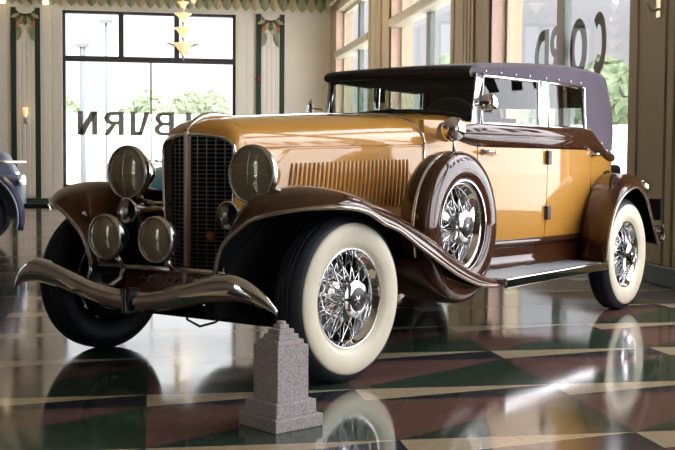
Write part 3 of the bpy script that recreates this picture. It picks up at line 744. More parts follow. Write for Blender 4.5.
# --- folding top: one canvas shell with a rear window cut in it
def shell(off, mat, name, rear_cut=True):
    st = []  # stations: (edge x, edge y, spine x, z low, z wall top, crown)
    for X in [1.745, 1.80, 1.9, 2.1, 2.3, 2.5, 2.7, 2.9, 3.0, 3.11]:
        st.append((X, -(hw(X) - .012 - off), X, 1.548, interp(X, [1.74, 2.1, 2.5, 3.0], [1.575, 1.600, 1.632, 1.655]), interp(X, [1.74, 1.9, 2.1, 2.5, 3.0], [1.618, 1.634, 1.658, 1.695, 1.722])))
    for X, zl, sx in [(3.125, 1.255, 3.11), (3.25, 1.245, 3.2), (3.36, 1.17, 3.27), (3.46, 1.105, 3.33), (3.56, 1.085, 3.38), (3.66, 1.08, 3.42), (3.75, 1.08, 3.45), (3.83, 1.08, 3.47), (3.88, 1.08, 3.49), (3.92, 1.08, 3.50), (3.945, 1.08, 3.51), (3.95, 1.08, 3.52)]:
        st.append((X, -(hw(X) + .008 * min(1, max(0, (X - 3.15) / .2)) - .010 - off * .9), sx, zl, interp(X, [3.1, 3.5, 3.75, 3.95], [1.656, 1.650, 1.605, 1.53]), interp(X, [3.0, 3.4, 3.7, 3.95], [1.722, 1.710, 1.69, 1.66])))
    st.append((3.955, 0, 3.53, 1.08, 1.53, 1.67))
    st += [(a, -b, c, d, e, f) for a, b, c, d, e, f in reversed(st[:-1])]
    rows = []
    for (xe, ye, sx, zl, zt, zc) in st:
        r = []
        for k in range(7):
            v = k / 6; z = zl + (zt - zl) * v
            rear = max(0, min(1, (xe - 3.2) / .6))
            bul = 1 - .06 * rear * max(0, (z - 1.42) / .12) + .03 * rear * math.sin(PI * max(0, min(1, (z - 1.1) / .42)))
            r.append((3.0 + (xe - 3.0) * bul if rear > 0 else xe, ye * (1 - .03 * max(0, (z - 1.26) / .3)), z))
        px, py, pz = r[-1]
        for k in range(1, 11):
            th = PI / 2 * k / 10; a = 1 - math.cos(th) ** .80; zz = math.sin(th) ** .75
            r.append((px + (sx - px) * a, py * (1 - a), pz + (zc - off - pz) * zz))
        rows.append(r)
    m = MB(); m.grid(rows)
    if rear_cut:
        keep = []
        for f in m.f:
            c = sum((Vector(m.v[i]) for i in f), Vector()) / len(f)
            if c.x > 3.7 and abs(c.y) < .36 and 1.30 < c.z < 1.47: continue
            keep.append(f)
        m.f = keep
    return m.build(name, mat, car, True, autosmooth=60)
shell(0, 'top', 'canvas_top'); shell(.025, 'lining', 'top_lining')
# header bow in black leathercloth at the front
m = MB(); rows = []
for i in range(25):
    y = -.535 + 1.07 * i / 24; q = 1 - abs(y / .535) ** 4.0
    zt = 1.602 + .010 * q ** .8 ; x0 = 1.685 - .03 * (1 - (y / .535) ** 2); zb = 1.538 + .006 * q
    rows.append([(x0 + .12, y * .985, zb + .004), (x0 + .02, y * .985, zb), (x0, y, zb + .012), (x0 - .006, y, (zb + zt) / 2), (x0 + .012, y, zt - .014), (x0 + .045, y, zt), (x0 + .13, y * .985, zt + .006)])
m.grid(rows); m.add(rows[0], [tuple(range(7))]); m.add(rows[-1], [tuple(range(7))]); m.build('top_header', 'header', car, True, autosmooth=60)
# snaps along the canvas edge
for s in (-1, 1):
    for X in (1.86, 2.02, 2.18, 2.34, 2.55, 2.72, 2.90, 3.06):
        m = MB().lathe([(.001, -.006), (.006, -.005), (.009, 0), (.001, .002)], (X, 0, 1.577), 'Y', 10)
        if s > 0: m.v = [(x, -y, z) for x, y, z in m.v]
        m.v = [(x, y + s * (hw(X) - .013 - .03 + .014), z) for x, y, z in m.v]; m.build('snap', 'chrome', car, True)
    for X, z in ((3.40, 1.17), (3.52, 1.12), (3.62, 1.115), (3.90, 1.40)):
        m = MB().lathe([(.001, -.008), (.008, -.006), (.011, 0), (.001, .002)], (X, 0, z), 'Y', 10)
        if s > 0: m.v = [(x, -y, zz) for x, y, zz in m.v]
        m.v = [(x, y + s * (hw(X) + .0), zz) for x, y, zz in m.v]; m.build('snap', 'chrome', car, True)

# --- cabin
def seat(x0, name):
    m = MB(); m.box(x0, x0 + .52, -.56, .56, .55, .80); a = m.build(name, 'seat', car, bevel=.05)
    m = MB(); m.hexa([(x0 + .44, -.56, .72), (x0 + .60, -.56, .72), (x0 + .60, .56, .72), (x0 + .44, .56, .72), (x0 + .56, -.56, 1.27), (x0 + .70, -.56, 1.27), (x0 + .70, .56, 1.27), (x0 + .56, .56, 1.27)])
    m.build('backrest', 'seat', a, bevel=.05)
seat(2.05, 'front_seat'); seat(3.0, 'rear_seat')
m = MB(); m.box(1.74, 1.80, -.53, .53, 1.0, 1.27); m.build('dashboard', 'seat', car, bevel=.02)
sw = MB(); ring = [(2.02 + .06 * math.sin(a) * -1, -.24 + .21 * math.cos(a), 1.235 + .195 * math.sin(a)) for a in [2 * PI * k / 32 for k in range(32)]]
sw.tube(ring, .012, 8, closed=True)
swo = sw.build('steering_wheel', 'black', car, True)
m = MB()
for a in (PI / 2, PI * 7 / 6, PI * 11 / 6): m.tube([(2.02, -.24, 1.235), (2.02 - .06 * math.sin(a), -.24 + .21 * math.cos(a), 1.235 + .195 * math.sin(a))], .008, 6)
m.tube([(2.02, -.24, 1.235), (1.75, -.24, 1.02)], .02, 8); m.build('steering_column', 'black', swo, True, weld=False)

# --- fenders
def rails_grid(inner, crown, lip, n, name, mat, mirror, lip_r=.0105, under_mat='under', lipmat='lip', bulge=.02):
    I = crom(inner, n); Cc = crom(crown, n); Lp = crom(lip, n); rows = []
    for a, c, l in zip(I, Cc, Lp):
        r = []
        for k in range(17):     # a rounded back that turns down to stand upright at both edges
            th = (k - 8) / 8 * PI / 2; e = a if k < 8 else l; sn = abs(math.sin(th)); cs = 1 - math.cos(th); w_ = .5 * (sn + cs)
            r.append(Vector((c.x + (e.x - c.x) * w_, c.y + (e.y - c.y) * sn, c.z + (e.z - c.z) * cs)))
        rows.append(r)
    sg = 1 if not mirror else -1
    m = MB(); m.grid([[(p.x, p.y * sg, p.z) for p in r] for r in rows]); o = m.build(name, mat, car, True)
    o.data.materials.append(M[under_mat]); md = o.modifiers.new('solidify', 'SOLIDIFY'); md.thickness = .010; md.offset = -1; md.material_offset = 1; md.use_flip_normals = False
    m = MB(); m.tube([(p.x, p.y * sg, p.z) for p in Lp], lip_r, 8); m.build('fender_bead', lipmat, o, True)
    # inner apron closing the wheel well
    ap = []
    for a, l in zip(I, Lp):
        ap.append([(a.x, (a.y - .004) * sg, a.z + .012), (a.x, (a.y + .0) * sg, max(.30, a.z - .45))])
    m = MB(); m.grid(ap); m.build('wheel_well', under_mat, o, True)
    return o
F_lip = [(-.44, -.40, .50), (-.445, -.45, .63), (-.44, -.53, .705), (-.43, -.63, .765), (-.375, -.78, .803), (-.22, -.92, .820), (-.03, -.95, .797), (.13, -.95, .735), (.28, -.94, .694), (.465, -.94, .607), (.662, -.94, .52), (.87, -.93, .438), (1.09, -.92, .372), (1.25, -.91, .347), (1.42, -.90, .335)]
F_in = [(-.38, -.37, .48), (-.31, -.42, .60), (-.22, -.46, .69), (-.15, -.475, .76), (-.08, -.475, .81), (-.0, -.47, .845), (.07, -.455, .855), (.17, -.44, .83), (.29, -.43, .785), (.465, -.42, .70), (.662, -.45, .61), (.87, -.50, .52), (1.09, -.55, .45), (1.25, -.60, .41), (1.42, -.64, .385)]
F_cr = [(-.415, -.38, .495), (-.41, -.41, .62), (-.385, -.44, .70), (-.385, -.495, .785), (-.34, -.56, .860), (-.20, -.65, .910), (-.03, -.68, .902), (.13, -.69, .868), (.28, -.70, .828), (.465, -.71, .770), (.662, -.72, .690), (.87, -.73, .595), (1.09, -.75, .49), (1.25, -.76, .425), (1.42, -.77, .370)]
for mir in (False, True):
    rails_grid(F_in, F_cr, F_lip, 64, 'front_fender', 'brown', mir)
R_lip = [(2.83, -.95, .36), (2.86, -.95, .50), (2.92, -.95, .64), (3.02, -.95, .755), (3.19, -.95, .835), (3.38, -.95, .858), (3.55, -.95, .785), (3.68, -.945, .645), (3.80, -.94, .50), (3.86, -.94, .42)]
R_in = [(3.04, -.655, .36), (3.06, -.66, .52), (3.11, -.66, .68), (3.22, -.66, .82), (3.40, -.66, .935), (3.58, -.65, .965), (3.76, -.60, .92), (3.90, -.55, .78), (4.0, -.52, .60), (4.05, -.52, .47)]
R_cr = [(2.91, -.83, .36), (2.94, -.83, .54), (3.00, -.83, .70), (3.11, -.83, .84), (3.29, -.83, .935), (3.49, -.83, .952), (3.69, -.82, .89), (3.83, -.80, .73), (3.94, -.78, .56), (3.99, -.78, .44)]
for mir in (False, True):
    rails_grid(R_in, R_cr, R_lip, 48, 'rear_fender', 'brown', mir)

# --- running boards
for s in (-1, 1):
    m = MB(); m.box(1.42, 2.88, min(s * .56, s * .925), max(s * .56, s * .925), .335, .365); rb = m.build('running_board', 'mat_rubber', car, bevel=.004)
    for i in range(14):
        y = s * (.615 + i * .0215); m = MB(); m.box(1.44, 2.86, min(y, y + s * .012), max(y, y + s * .012), .364, .3715); m.build('tread_strip', 'mat_rubber', rb, bevel=.003)
    m = MB(); m.box(1.415, 2.885, min(s * .915, s * .94), max(s * .915, s * .94), .318, .3735); m.build('chrome_edging', 'chrome', rb, bevel=.006)

# --- wheels
def wheel_parts(parent, c, out, drum=True, nspk=60, wall='white_rubber', steer=0.0, tyre=True):
    """c: wheel centre, out: -1 towards the near side, +1 towards the far side."""
    X = Matrix.Translation(c) @ Matrix.Rotation(steer, 4, 'Z') @ (Matrix.Identity(4) if out < 0 else Matrix.Rotation(PI, 4, 'Z'))
    def B(m, nm, mat, par, auto=0, weld=True):
        return m.xf(X).build(nm, mat, par, True, autosmooth=auto, weld=weld)
    if tyre:
        P = [(.236, -.060), (.250, -.072), (.285, -.082), (.325, -.083), (.355, -.076), (.374, -.064), (.384, -.050), (.388, -.046), (.3885, -.030), (.384, -.027), (.384, -.022), (.390, -.019), (.390, -.004), (.385, 0)]
        P = P + [(r, -y) for r, y in reversed(P[:-1])]
        w = B(MB().lathe(P, (0, 0, 0), 'Y', 64), 'wheel', 'rubber', parent, 50)
        B(MB().lathe([(.232, -.058), (.250, -.0765), (.270, -.083), (.300, -.0875), (.325, -.0875), (.342, -.083), (.351, -.0785), (.351, -.07)], (0, 0, 0), 'Y', 64), 'whitewall', wall, w)
    else: w = parent
    B(MB().lathe([(.236, -.058), (.235, -.066), (.229, -.069), (.224, -.064), (.221, -.050), (.205, -.040), (.200, -.02), (.200, .02), (.205, .05), (.225, .062)], (0, 0, 0), 'Y', 64), 'rim', 'chrome', w)
    m = MB()
    for i in range(nspk):
        a = 2 * PI * i / nspk; k = i % 4
        oy, hy, tw = [(-.030, -.075, .42), (-.020, -.075, -.42), (.012, .035, .50), (.025, .035, -.50)][k]
        hr = .050 if hy < 0 else .066
        m.tube([(.201 * math.cos(a), oy, .201 * math.sin(a)), (hr * math.cos(a + tw * 2.2), hy, hr * math.sin(a + tw * 2.2))], .0028, 5)
    B(m, 'wire_spokes', 'chrome', w, weld=False)
    if drum:
        B(MB().lathe([(.001, .030), (.10, .032), (.150, .040), (.168, .055), (.172, .09), (.001, .09)], (0, 0, 0), 'Y', 40), 'brake_drum', 'steel', w, 40)
    B(MB().lathe([(.100, .05), (.098, .034), (.088, .018), (.066, .006), (.048, -.008), (.044, -.07), (.050, -.085), (.001, -.09)], (0, 0, 0), 'Y', 28), 'hub', 'chrome', w, 40)
    B(MB().lathe([(.001, .080), (.215, .078), (.224, .066)], (0, 0, 0), 'Y', 40), 'backing_plate', 'under', w, 40)
    m = MB().lathe([(.052, -.083), (.060, -.090), (.060, -.100), (.050, -.110), (.040, -.113), (.038, -.110), (.001, -.110)], (0, 0, 0), 'Y', 32)
    for sgn in (0, PI):     # two swept ears of the knock-off nut
        ear = [(.050, -.35), (.066, -.15), (.082, .18), (.094, .50), (.083, .52), (.066, .60), (.050, .95)]
        m.prism([(r * math.cos(a + sgn + .4), -.088, r * math.sin(a + sgn + .4)) for r, a in ear], (0, -.012, 0))
    m.v = [(x * 1.42, y, z * 1.42) for x, y, z in m.v]
    hc = B(m, 'hub_cap', 'chrome', w, 35, False)
    B(MB().lathe([(.054, -.1105), (.051, -.1125), (.001, -.1125)], (0, 0, 0), 'Y', 24), 'hub_emblem', 'black', w)
    m = MB()
    for q in range(3):
        a = q * PI / 3; m.box(-.030, .030, -.1145, -.112, -.0045, .0045) if q == 0 else m.prism([(-.030 * math.cos(a) - .0045 * math.sin(a), -.1145, -.030 * math.sin(a) + .0045 * math.cos(a)), (.030 * math.cos(a) - .0045 * math.sin(a), -.1145, .021 * math.sin(a) + .0045 * math.cos(a)), (.030 * math.cos(a) + .0045 * math.sin(a), -.1145, .021 * math.sin(a) - .0045 * math.cos(a)), (-.030 * math.cos(a) + .0045 * math.sin(a), -.1145, -.030 * math.sin(a) - .0045 * math.cos(a))], (0, .0025, 0))
    B(m, 'hub_star', 'chrome', w, weld=False)
    return w
WBASE = 3.356
wheel_parts(car, (0, -.785, .39), -1, steer=-.0676)
wheel_parts(car, (0, .785, .39), 1, steer=-.0676)
wheel_parts(car, (WBASE, -.818, .39), -1)
wheel_parts(car, (WBASE, .818, .39), 1)
# side-mounted spare in its painted metal cover
for s in (-1, 1):
    c = (1.06, s * .765, .680)
    P = [(.25, .085), (.36, .085), (.395, .07), (.403, .04), (.403, -.055), (.397, -.076), (.376, -.092), (.345, -.101), (.305, -.103), (.27, -.097), (.248, -.086), (.242, -.074), (.240, -.04)]
    X = Matrix.Translation(c) @ (Matrix.Identity(4) if s < 0 else Matrix.Rotation(PI, 4, 'Z'))
    sp = MB().lathe(P, (0, 0, 0), 'Y', 72).xf(X).build('spare_wheel_cover', 'brown', car, True)
    MB().lathe([(.402, -.022), (.408, -.018), (.408, -.008), (.402, -.004)], (0, 0, 0), 'Y', 72).xf(X).build('cover_bead', 'chrome', sp, True)
    MB().lathe([(.238, -.06), (.250, -.088), (.252, -.092), (.244, -.090)], (0, 0, 0), 'Y', 64).xf(X).build('cover_trim_ring', 'chrome', sp, True)
    if s < 0: wheel_parts(sp, c, s, drum=True, nspk=56, tyre=False)
    # rounded pan under the fender that carries the spare
    pr = crom([(r, y, 0) for r, y in ((.30, -.112), (.375, -.108), (.408, -.085), (.418, -.04), (.420, .04), (.418, .14), (.400, .20), (.34, .225), (.20, .23))], 40)
    rows = []
    for k in range(121):
        a = PI + PI * k / 120; rows.append([(c[0] + p.x * math.cos(a), c[1] + (p.y if s < 0 else -p.y), c[2] + p.x * math.sin(a)) for p in pr])
    m = MB(); m.grid(rows); lx = [p[0] for p in F_lip]; lz = [p[2] for p in F_lip]
    m.f = [f for f in m.f if max(m.v[i][2] for i in f) < interp(sum(m.v[i][0] for i in f) / 4, lx[4:], lz[4:]) + .012]
    m.build('spare_wheel_well', 'brown', car, True)
    # strap mirror standing on the cover
    top = Vector((1.06, s * .79, 1.075))
    m = MB(); m.tube([top + Vector((0, 0, -.01)), top + Vector((-.01, 0, .05)), top + Vector((-.01, 0, .10))], [.012, .007, .007], 8)
    mr = m.build('mirror_post', 'chrome', car, True)
    ctr = top + Vector((-.01, 0, .125)); d = Vector((.80, -.10 * s, .0)).normalized()
    R_ = d.to_track_quat('Y', 'Z').to_matrix().to_4x4()
    m = MB().lathe([(.001, -.075), (.03, -.072), (.052, -.055), (.066, -.02), (.068, 0), (.062, .004), (.001, .002)], (0, 0, 0), 'Y', 28).xf(Matrix.Translation(ctr) @ R_)
    m.build('spare_mirror', 'chrome', mr, True, autosmooth=40)
# cowl lamps on the body just ahead of the windscreen
for s in (-1, 1):
    c = Vector((1.36, s * .585, 1.195)); m = MB().lathe([(.001, .12), (.02, .10), (.045, .04), (.056, -.02), (.058, -.055), (.050, -.06)], c, 'X', 24)
    lm = m.build('cowl_lamp', 'chrome', car, True)
    MB().lathe([(.050, -.058), (.03, -.070), (.001, -.075)], c, 'X', 24).build('lamp_lens', 'lens', lm, True)
    MB().tube([(1.38, s * .50, 1.17), (1.38, s * .55, 1.18)], .014, 8).build('lamp_bracket', 'chrome', lm, True)
# round mirrors on the windscreen posts
for s in (-1, 1):
    a = Vector((1.70, s * .565, 1.365)); c = Vector((1.70, s * .655, 1.375))
    mo = MB().tube([a, c], .007, 8).build('mirror_arm', 'chrome', car, True)
    d = Vector((.55, .35 * s * -1, .0)).normalized(); R_ = Vector((-.75, .66 * s, 0)).normalized().to_track_quat('Y', 'Z').to_matrix().to_4x4()
    MB().lathe([(.001, .025), (.03, .022), (.055, .008), (.058, 0), (.052, -.004), (.001, -.003)], (0, 0, 0), 'Y', 28).xf(Matrix.Translation(c) @ R_).build('side_mirror', 'chrome', mo, True, autosmooth=40)

# --- lamps at the front
def lamp(name, c, r, depth, housing='chrome', grid=True, rim=.012, yaw=0.0):
    c = Vector(c)
    X = Matrix.Translation(c) @ Matrix.Rotation(yaw, 4, 'Z')
    h = MB().lathe([(.001, depth), (r * .22, depth * .96), (r * .42, depth * .82), (r * .66, depth * .55), (r * .88, depth * .22), (r * .98, depth * .06), (r * 1.02, 0), (r * 1.02, -.012), (r * .95, -.02), (r * .93, -.012)], (0, 0, 0), 'X', 40).xf(X)
    o = h.build(name, housing, car, True)
    L_ = MB().lathe([(r * .94, -.014), (r * .8, -.024), (r * .5, -.036), (r * .25, -.040), (.0005, -.041)], (0, 0, 0), 'X', 40).xf(X)
    L_.build('lamp_lens', 'lens', o, True)
    MB().lathe([(r * 1.03, .01), (r * 1.045, -.006), (r * 1.02, -.02), (r * .94, -.023), (r * .92, -.016)], (0, 0, 0), 'X', 40).xf(X).build('lamp_rim', 'chrome_dull', o, True)
    if grid:
        def bulge(y, z): return -.043 + .030 * ((y * y + z * z) / (r * r))
        m = MB()
        for z in (-.66, -.33, 0, .33, .66):
            e = math.sqrt(1 - z * z) * .9; m.tube([(bulge(y * r, z * r), y * r, z * r) for y in [-e + 2 * e * k / 8 for k in range(9)]], .0014, 5)
        for y in (0,):
            e = .9; m.tube([(bulge(y * r, z * r), y * r, z * r) for z in [-e + 2 * e * k / 8 for k in range(9)]], .0018, 5)
        m.xf(X).build('lens_ribs', 'chrome_dull', o, True, weld=False)
    return o
for s in (-1, 1):
    o = lamp('headlight', (-.178, s * .412, .958), .136, .17)
    MB().tube([(-.10, s * .412, .84), (-.10, s * .40, .70)], .018, 10).build('headlight_post', 'chrome', o, True)
    o = lamp('driving_lamp', (-.56, s * .165, .66), .104, .13, 'black', False)
    MB().tube([(-.50, s * .165, .565), (-.46, s * .165, .515)], .012, 8).build('lamp_bracket', 'chrome', o, True)
    # horns
    c = Vector((-.266, s * .334, .767))
    h = MB().lathe([(.064, -.004), (.066, 0), (.060, .012), (.042, .04), (.028, .08), (.020, .14), (.018, .24)], c, 'X', 28).build('horn', 'chrome_dull', car, True); MB().lathe([(.062, -.006), (.068, -.004), (.068, .004), (.062, .006)], c, 'X', 28).build('horn_rim', 'chrome', h, True)
    MB().lathe([(.040, .044), (.03, .055), (.001, .07)], c, 'X', 24).build('horn_throat', 'black', h, True)
    MB().tube([(-.20, s * .334, .767), (-.16, s * .36, .70), (-.16, s * .33, .62)], .012, 8).build('horn_bracket', 'black', h, True)
for s in (-1, 1): MB().tube([(-.12, s * .40, .82), (-.09, s * .32, .80), (-.04, s * .235, .80)], .012, 8).build('headlight_bracket', 'chrome_dull', car, True)
MB().tube([(-.412, -.443, .510), (-.44, 0, .512), (-.412, .443, .510)], .013, 10).build('lamp_cross_bar', 'chrome_dull', car, True)
for s in (-1, 1):
    MB().tube([(-.42, s * .20, .51), (-.43, s * .21, .45), (-.52, s * .22, .40)], .011, 8).build('bar_stay', 'chrome_dull', car, True)
    MB().tube([(-.41, s * .43, .55), (-.41, s * .44, .47), (-.43, s * .44, .42)], .012, 8).build('bar_end_stay', 'chrome', car, True)

# --- front bumper: one deep blade dipping to the middle
bt = [(-.848, .385), (-.825, .418), (-.78, .468), (-.72, .508), (-.64, .530), (-.55, .524), (-.46, .503), (-.36, .476), (-.25, .446), (-.12, .425), (0, .417)]
bb = [(-.848, .376), (-.825, .386), (-.78, .402), (-.72, .414), (-.64, .420), (-.55, .412), (-.46, .398), (-.36, .374), (-.25, .352), (-.12, .331), (0, .322)]
T_ = crom([(0, a, b) for a, b in bt], 40); B_ = crom([(0, a, b) for a, b in bb], 40)
rows = []
for a, b in zip(T_, B_):
    y = a.y; x0 = -.575 + .035 * (max(0, abs(y) - .60) / .26) ** 2 + .02 * (1 - min(1, abs(y) / .3)); hgt = a.z - b.z; r = []
    for k in range(9):
        v = k / 8; bul = .030 * math.sin(PI * v) ** .7 * min(1, hgt / .08)
        r.append((x0 - bul, y, b.z + hgt * v))
    rows.append(r)
rows = rows + [[(x, -y, z) for x, y, z in r] for r in reversed(rows[:-1])]
m = MB(); m.grid(rows); bo = m.build('front_bumper', 'chrome', car, True)
md = bo.modifiers.new('solidify', 'SOLIDIFY'); md.thickness = .012; md.offset = 0
m = MB(); m.hexa([(-.607, -.014, .31), (-.607, .014, .31), (-.54, .014, .31), (-.54, -.014, .31), (-.607, -.032, .43), (-.607, .032, .43), (-.54, .032, .43), (-.54, -.032, .43)]); m.build('bumper_clamp', 'black', bo, bevel=.006)
for k in (-.010, .010):
    MB().box(-.611, -.604, k - .003, k + .003, .32, .425).build('clamp_rib', 'chrome_dull', bo)
for s in (-1, 1):
    MB().hexa([(-.55, s * .27, .36), (-.55, s * .33, .36), (-.55, s * .33, .41), (-.55, s * .27, .41), (.0, s * .27, .42), (.0, s * .33, .42), (.0, s * .33, .48), (.0, s * .27, .48)]).build('bumper_arm', 'black', bo, bevel=.006)

# --- chassis
for s in (-1, 1):
    MB().hexa([(-.45, s * .27, .36), (3.9, s * .33, .40), (3.9, s * .38, .40), (-.45, s * .32, .36), (-.45, s * .27, .47), (3.9, s * .33, .52), (3.9, s * .38, .52), (-.45, s * .32, .47)]).build('frame_rail', 'under', car)
    MB().hexa([(-.40, s * .31, .30), (.55, s * .31, .30), (.55, s * .37, .30), (-.40, s * .37, .30), (-.40, s * .31, .36), (.55, s * .31, .36), (.55, s * .37, .36), (-.40, s * .37, .36)]).build('leaf_spring', 'under', car)
MB().tube([(0, -.70, .34), (0, -.45, .25), (0, .45, .25), (0, .70, .34)], .036, 10).build('front_axle', 'under', car, True)
MB().tube([(WBASE, -.72, .39), (WBASE, .72, .39)], .05, 10).lathe([(.001, -.14), (.10, -.10), (.14, 0), (.10, .10), (.001, .14)], (WBASE, 0, .39), 'Y', 20).build('rear_axle', 'under', car, True, weld=False)
MB().tube([(-.22, -.64, .30), (-.22, .64, .30)], .016, 8).build('tie_rod', 'under', car, True)
MB().box(-.06, .9, -.22, .22, .30, .62).build('engine_pan', 'under', car, bevel=.05)
MB().box(.9, 3.6, -.30, .30, .30, .45).build('gearbox_and_pan', 'under', car, bevel=.05)
m = MB(); rows = [[(-.45 + .28 * t_, y, .40 + .10 * t_ + .05 * math.sin(PI * t_) - .04 * (y / .34) ** 2) for y in [-.34 + .68 * k / 10 for k in range(11)]] for t_ in [i / 8 for i in range(9)]]
m.grid(rows); pn = m.build('front_apron', 'brown', car, True)
for i in range(7):
    y = -.12 + .04 * i; MB().tube([(-.40, y, .452), (-.32, y, .478), (-.26, y, .49)], .006, 6).build('apron_louvre', 'brown', pn, True)
MB().tube([(-.36, -.16, .36), (-.40, -.20, .28), (-.40, -.28, .255), (-.38, -.36, .28), (-.33, -.40, .33)], .006, 6).build('brake_hose', 'black', car, True)
for s in (-1, 1):
    MB().tube([(-.30, s * .30, .33), (-.30, s * .42, .30), (-.05, s * .62, .30)], [.03, .028, .022], 8).build('shock_absorber_link', 'under', car, True)

# --- tail
for s in (-1, 1):
    c = Vector((4.08, s * .745, .85)); m = MB().lathe([(.001, -.07), (.03, -.06), (.05, -.02), (.055, .02), (.048, .03)], c, 'X', 20); tl = m.build('tail_lamp', 'chrome', car, True)
    MB().lathe([(.048, .028), (.03, .04), (.001, .045)], c, 'X', 20).build('tail_lens', 'badge', tl, True)
    MB().tube([(4.06, s * .745, .80), (4.04, s * .74, .70), (3.95, s * .70, .60)], .012, 8).build('lamp_stalk', 'chrome', tl, True)
    MB().box(4.06, 4.10, min(s * .745, s * .885), max(s * .745, s * .885), .60, .765).build('plate_holder', 'black', car, bevel=.01)
tr = MB().box(4.00, 4.36, -.46, .46, .62, 1.02).build('luggage_trunk', 'black', car, bevel=.04)
for s in (-1, 1):
    MB().box(4.05, 4.31, s * .32 - .02, s * .32 + .02, .612, 1.03).build('trunk_strap', 'steel', tr, bevel=.006)
MB().box(3.9, 4.40, -.42, .42, .56, .60).build('luggage_rack', 'steel', car, bevel=.01)
m = MB(); rows = []
for y in [-.85 + 1.7 * i / 24 for i in range(25)]:
    x0 = 4.44 - .22 * (abs(y) / .85) ** 4; rows.append([(x0 + .028 * math.sin(PI * v), y, .43 + .125 * v) for v in [k / 6 for k in range(7)]])
m.grid(rows); o = m.build('rear_bumper', 'chrome', car, True); md = o.modifiers.new('solidify', 'SOLIDIFY'); md.thickness = .012; md.offset = 0
for s in (-1, 1): MB().box(3.85, 4.42, s * .34 - .02, s * .34 + .02, .44, .50).build('bumper_arm', 'black', o, bevel=.006)

# ------------------------------------------------------------------ granite post
g = thing('granite_post', 'small speckled granite post with a stepped top in front of the whitewall front wheel', 'post', (0.485, 4.27, 0), math.radians(32))
def sq(m, h, z0, z1): return m.box(-h, h, -h, h, z0, z1)
sq(MB(), .117, 0, .050).build('plinth', 'granite', g, bevel=.004)
sq(MB(), .098, .050, .105).build('base_block', 'granite', g, bevel=.004)
sq(MB(), .076, .105, .317).build('shaft', 'granite', g, bevel=.003)
for h, z0, z1 in ((.063, .317, .337), (.049, .337, .357), (.036, .357, .376), (.022, .376, .392)):
    sq(MB(), h, z0, z1).build('step', 'granite', g, bevel=.003)
MB().lathe([(.001, .392), (.017, .392), (.019, .397), (.017, .404), (.001, .405)], (0, 0, 0), 'Z', 20).build('knob', 'granite', g, True)

# ------------------------------------------------------------------ outside the windows
struct(MB().box(-70, 110, -70, 150, -.30, -.125).build('ground', 'pavement'))
def tree(label, loc, h, r, mat, group, seed):
    rnd = random.Random(seed); g = thing('tree', label, 'tree', loc, 0, group)
    MB().tube([(0, 0, -.02), (.05, 0, h * .3), (0, .05, h * .6)], [r * .10, r * .08, r * .05], 8).build('trunk', 'bark', g, True)
    bm = bmesh.new()
    for i in range(16):
        a = rnd.uniform(0, 2 * PI); q = rnd.uniform(0, .62) * r; z = h * rnd.uniform(.38, .84); rr = r * rnd.uniform(.34, .52)
        v = bmesh.ops.create_icosphere(bm, subdivisions=4, radius=rr, matrix=Matrix.Translation((q * math.cos(a), q * math.sin(a), z)))['verts']
        for p in v: p.co += Vector((rnd.uniform(-1, 1), rnd.uniform(-1, 1), rnd.uniform(-1, 1))) * rr * .10 + mnoise.noise_vector(p.co * (2.2 / rr)) * rr * .22
    me = bpy.data.meshes.new('crown'); bm.to_mesh(me); bm.free()
    link('crown', me, mat, g, False)
gname = 'trees outside the right window'
for i, (x, y, h, r, lab) in enumerate([(16.8, 56, 6.2, 3.5, 'leafy tree outside the right window, seen above and through the car door windows'),
        (24.9, 54, 6.4, 3.6, 'leafy tree outside the right window, beside the rear end of the plum car roof')]):
    tree(lab, (x, y, -.12), h, r, 'foliage', gname, 11 + i)
for i, (x, y, h, r, lab) in enumerate([(-6.4, 84, 5.9, 2.2, 'pale tree outside at the left edge of the far window'), (-.6, 83, 6.3, 2.5, 'pale tree outside the far window, just left of the radiator'), (3.9, 87, 6.9, 2.6, 'pale tree outside the far window, right above the radiator')]):
    tree(lab, (x, y, -.12), h, r, 'foliage_far', 'pale trees outside the far window', 31 + i)
g = thing('white_building', 'low white building outside below the trees in the right window', 'building', (20, 34, -.12), math.radians(-24))
MB().box(-14, 14, 0, 5, 0, 2.35).build('wall', 'outwhite', g)
MB().box(-14.2, 14.2, -.2, 5.2, 2.35, 2.5).build('roof', 'outwhite', g)
g = thing('white_building', 'long low white building outside the far window', 'building', (-4, 66, -.12), 0)
MB().box(-16, 14, 0, 6, 0, 3.7).build('wall', 'outwhite', g)
MB().box(-16.2, 14.2, -.2, 6.2, 3.7, 3.9).build('roof', 'outwhite', g)
for x, y, h, r, lab in ((-2.9, 48, 5.9, .13, 'thick grey lamp post outside the left half of the far window'), (-2.1, 52, 7.4, .06, 'thin pole outside the far window, right of the thick grey post')):
    g = thing('lamp_post', lab, 'post', (x, y, -.12), 0, 'posts outside the far window')
    MB().tube([(0, 0, 0), (0, 0, h)], r, 10).build('pole', 'pole', g, True)
    MB().box(-.28, .28, -.16, .16, h - .02, h + .14).build('lamp_head', 'pole', g, bevel=.02)

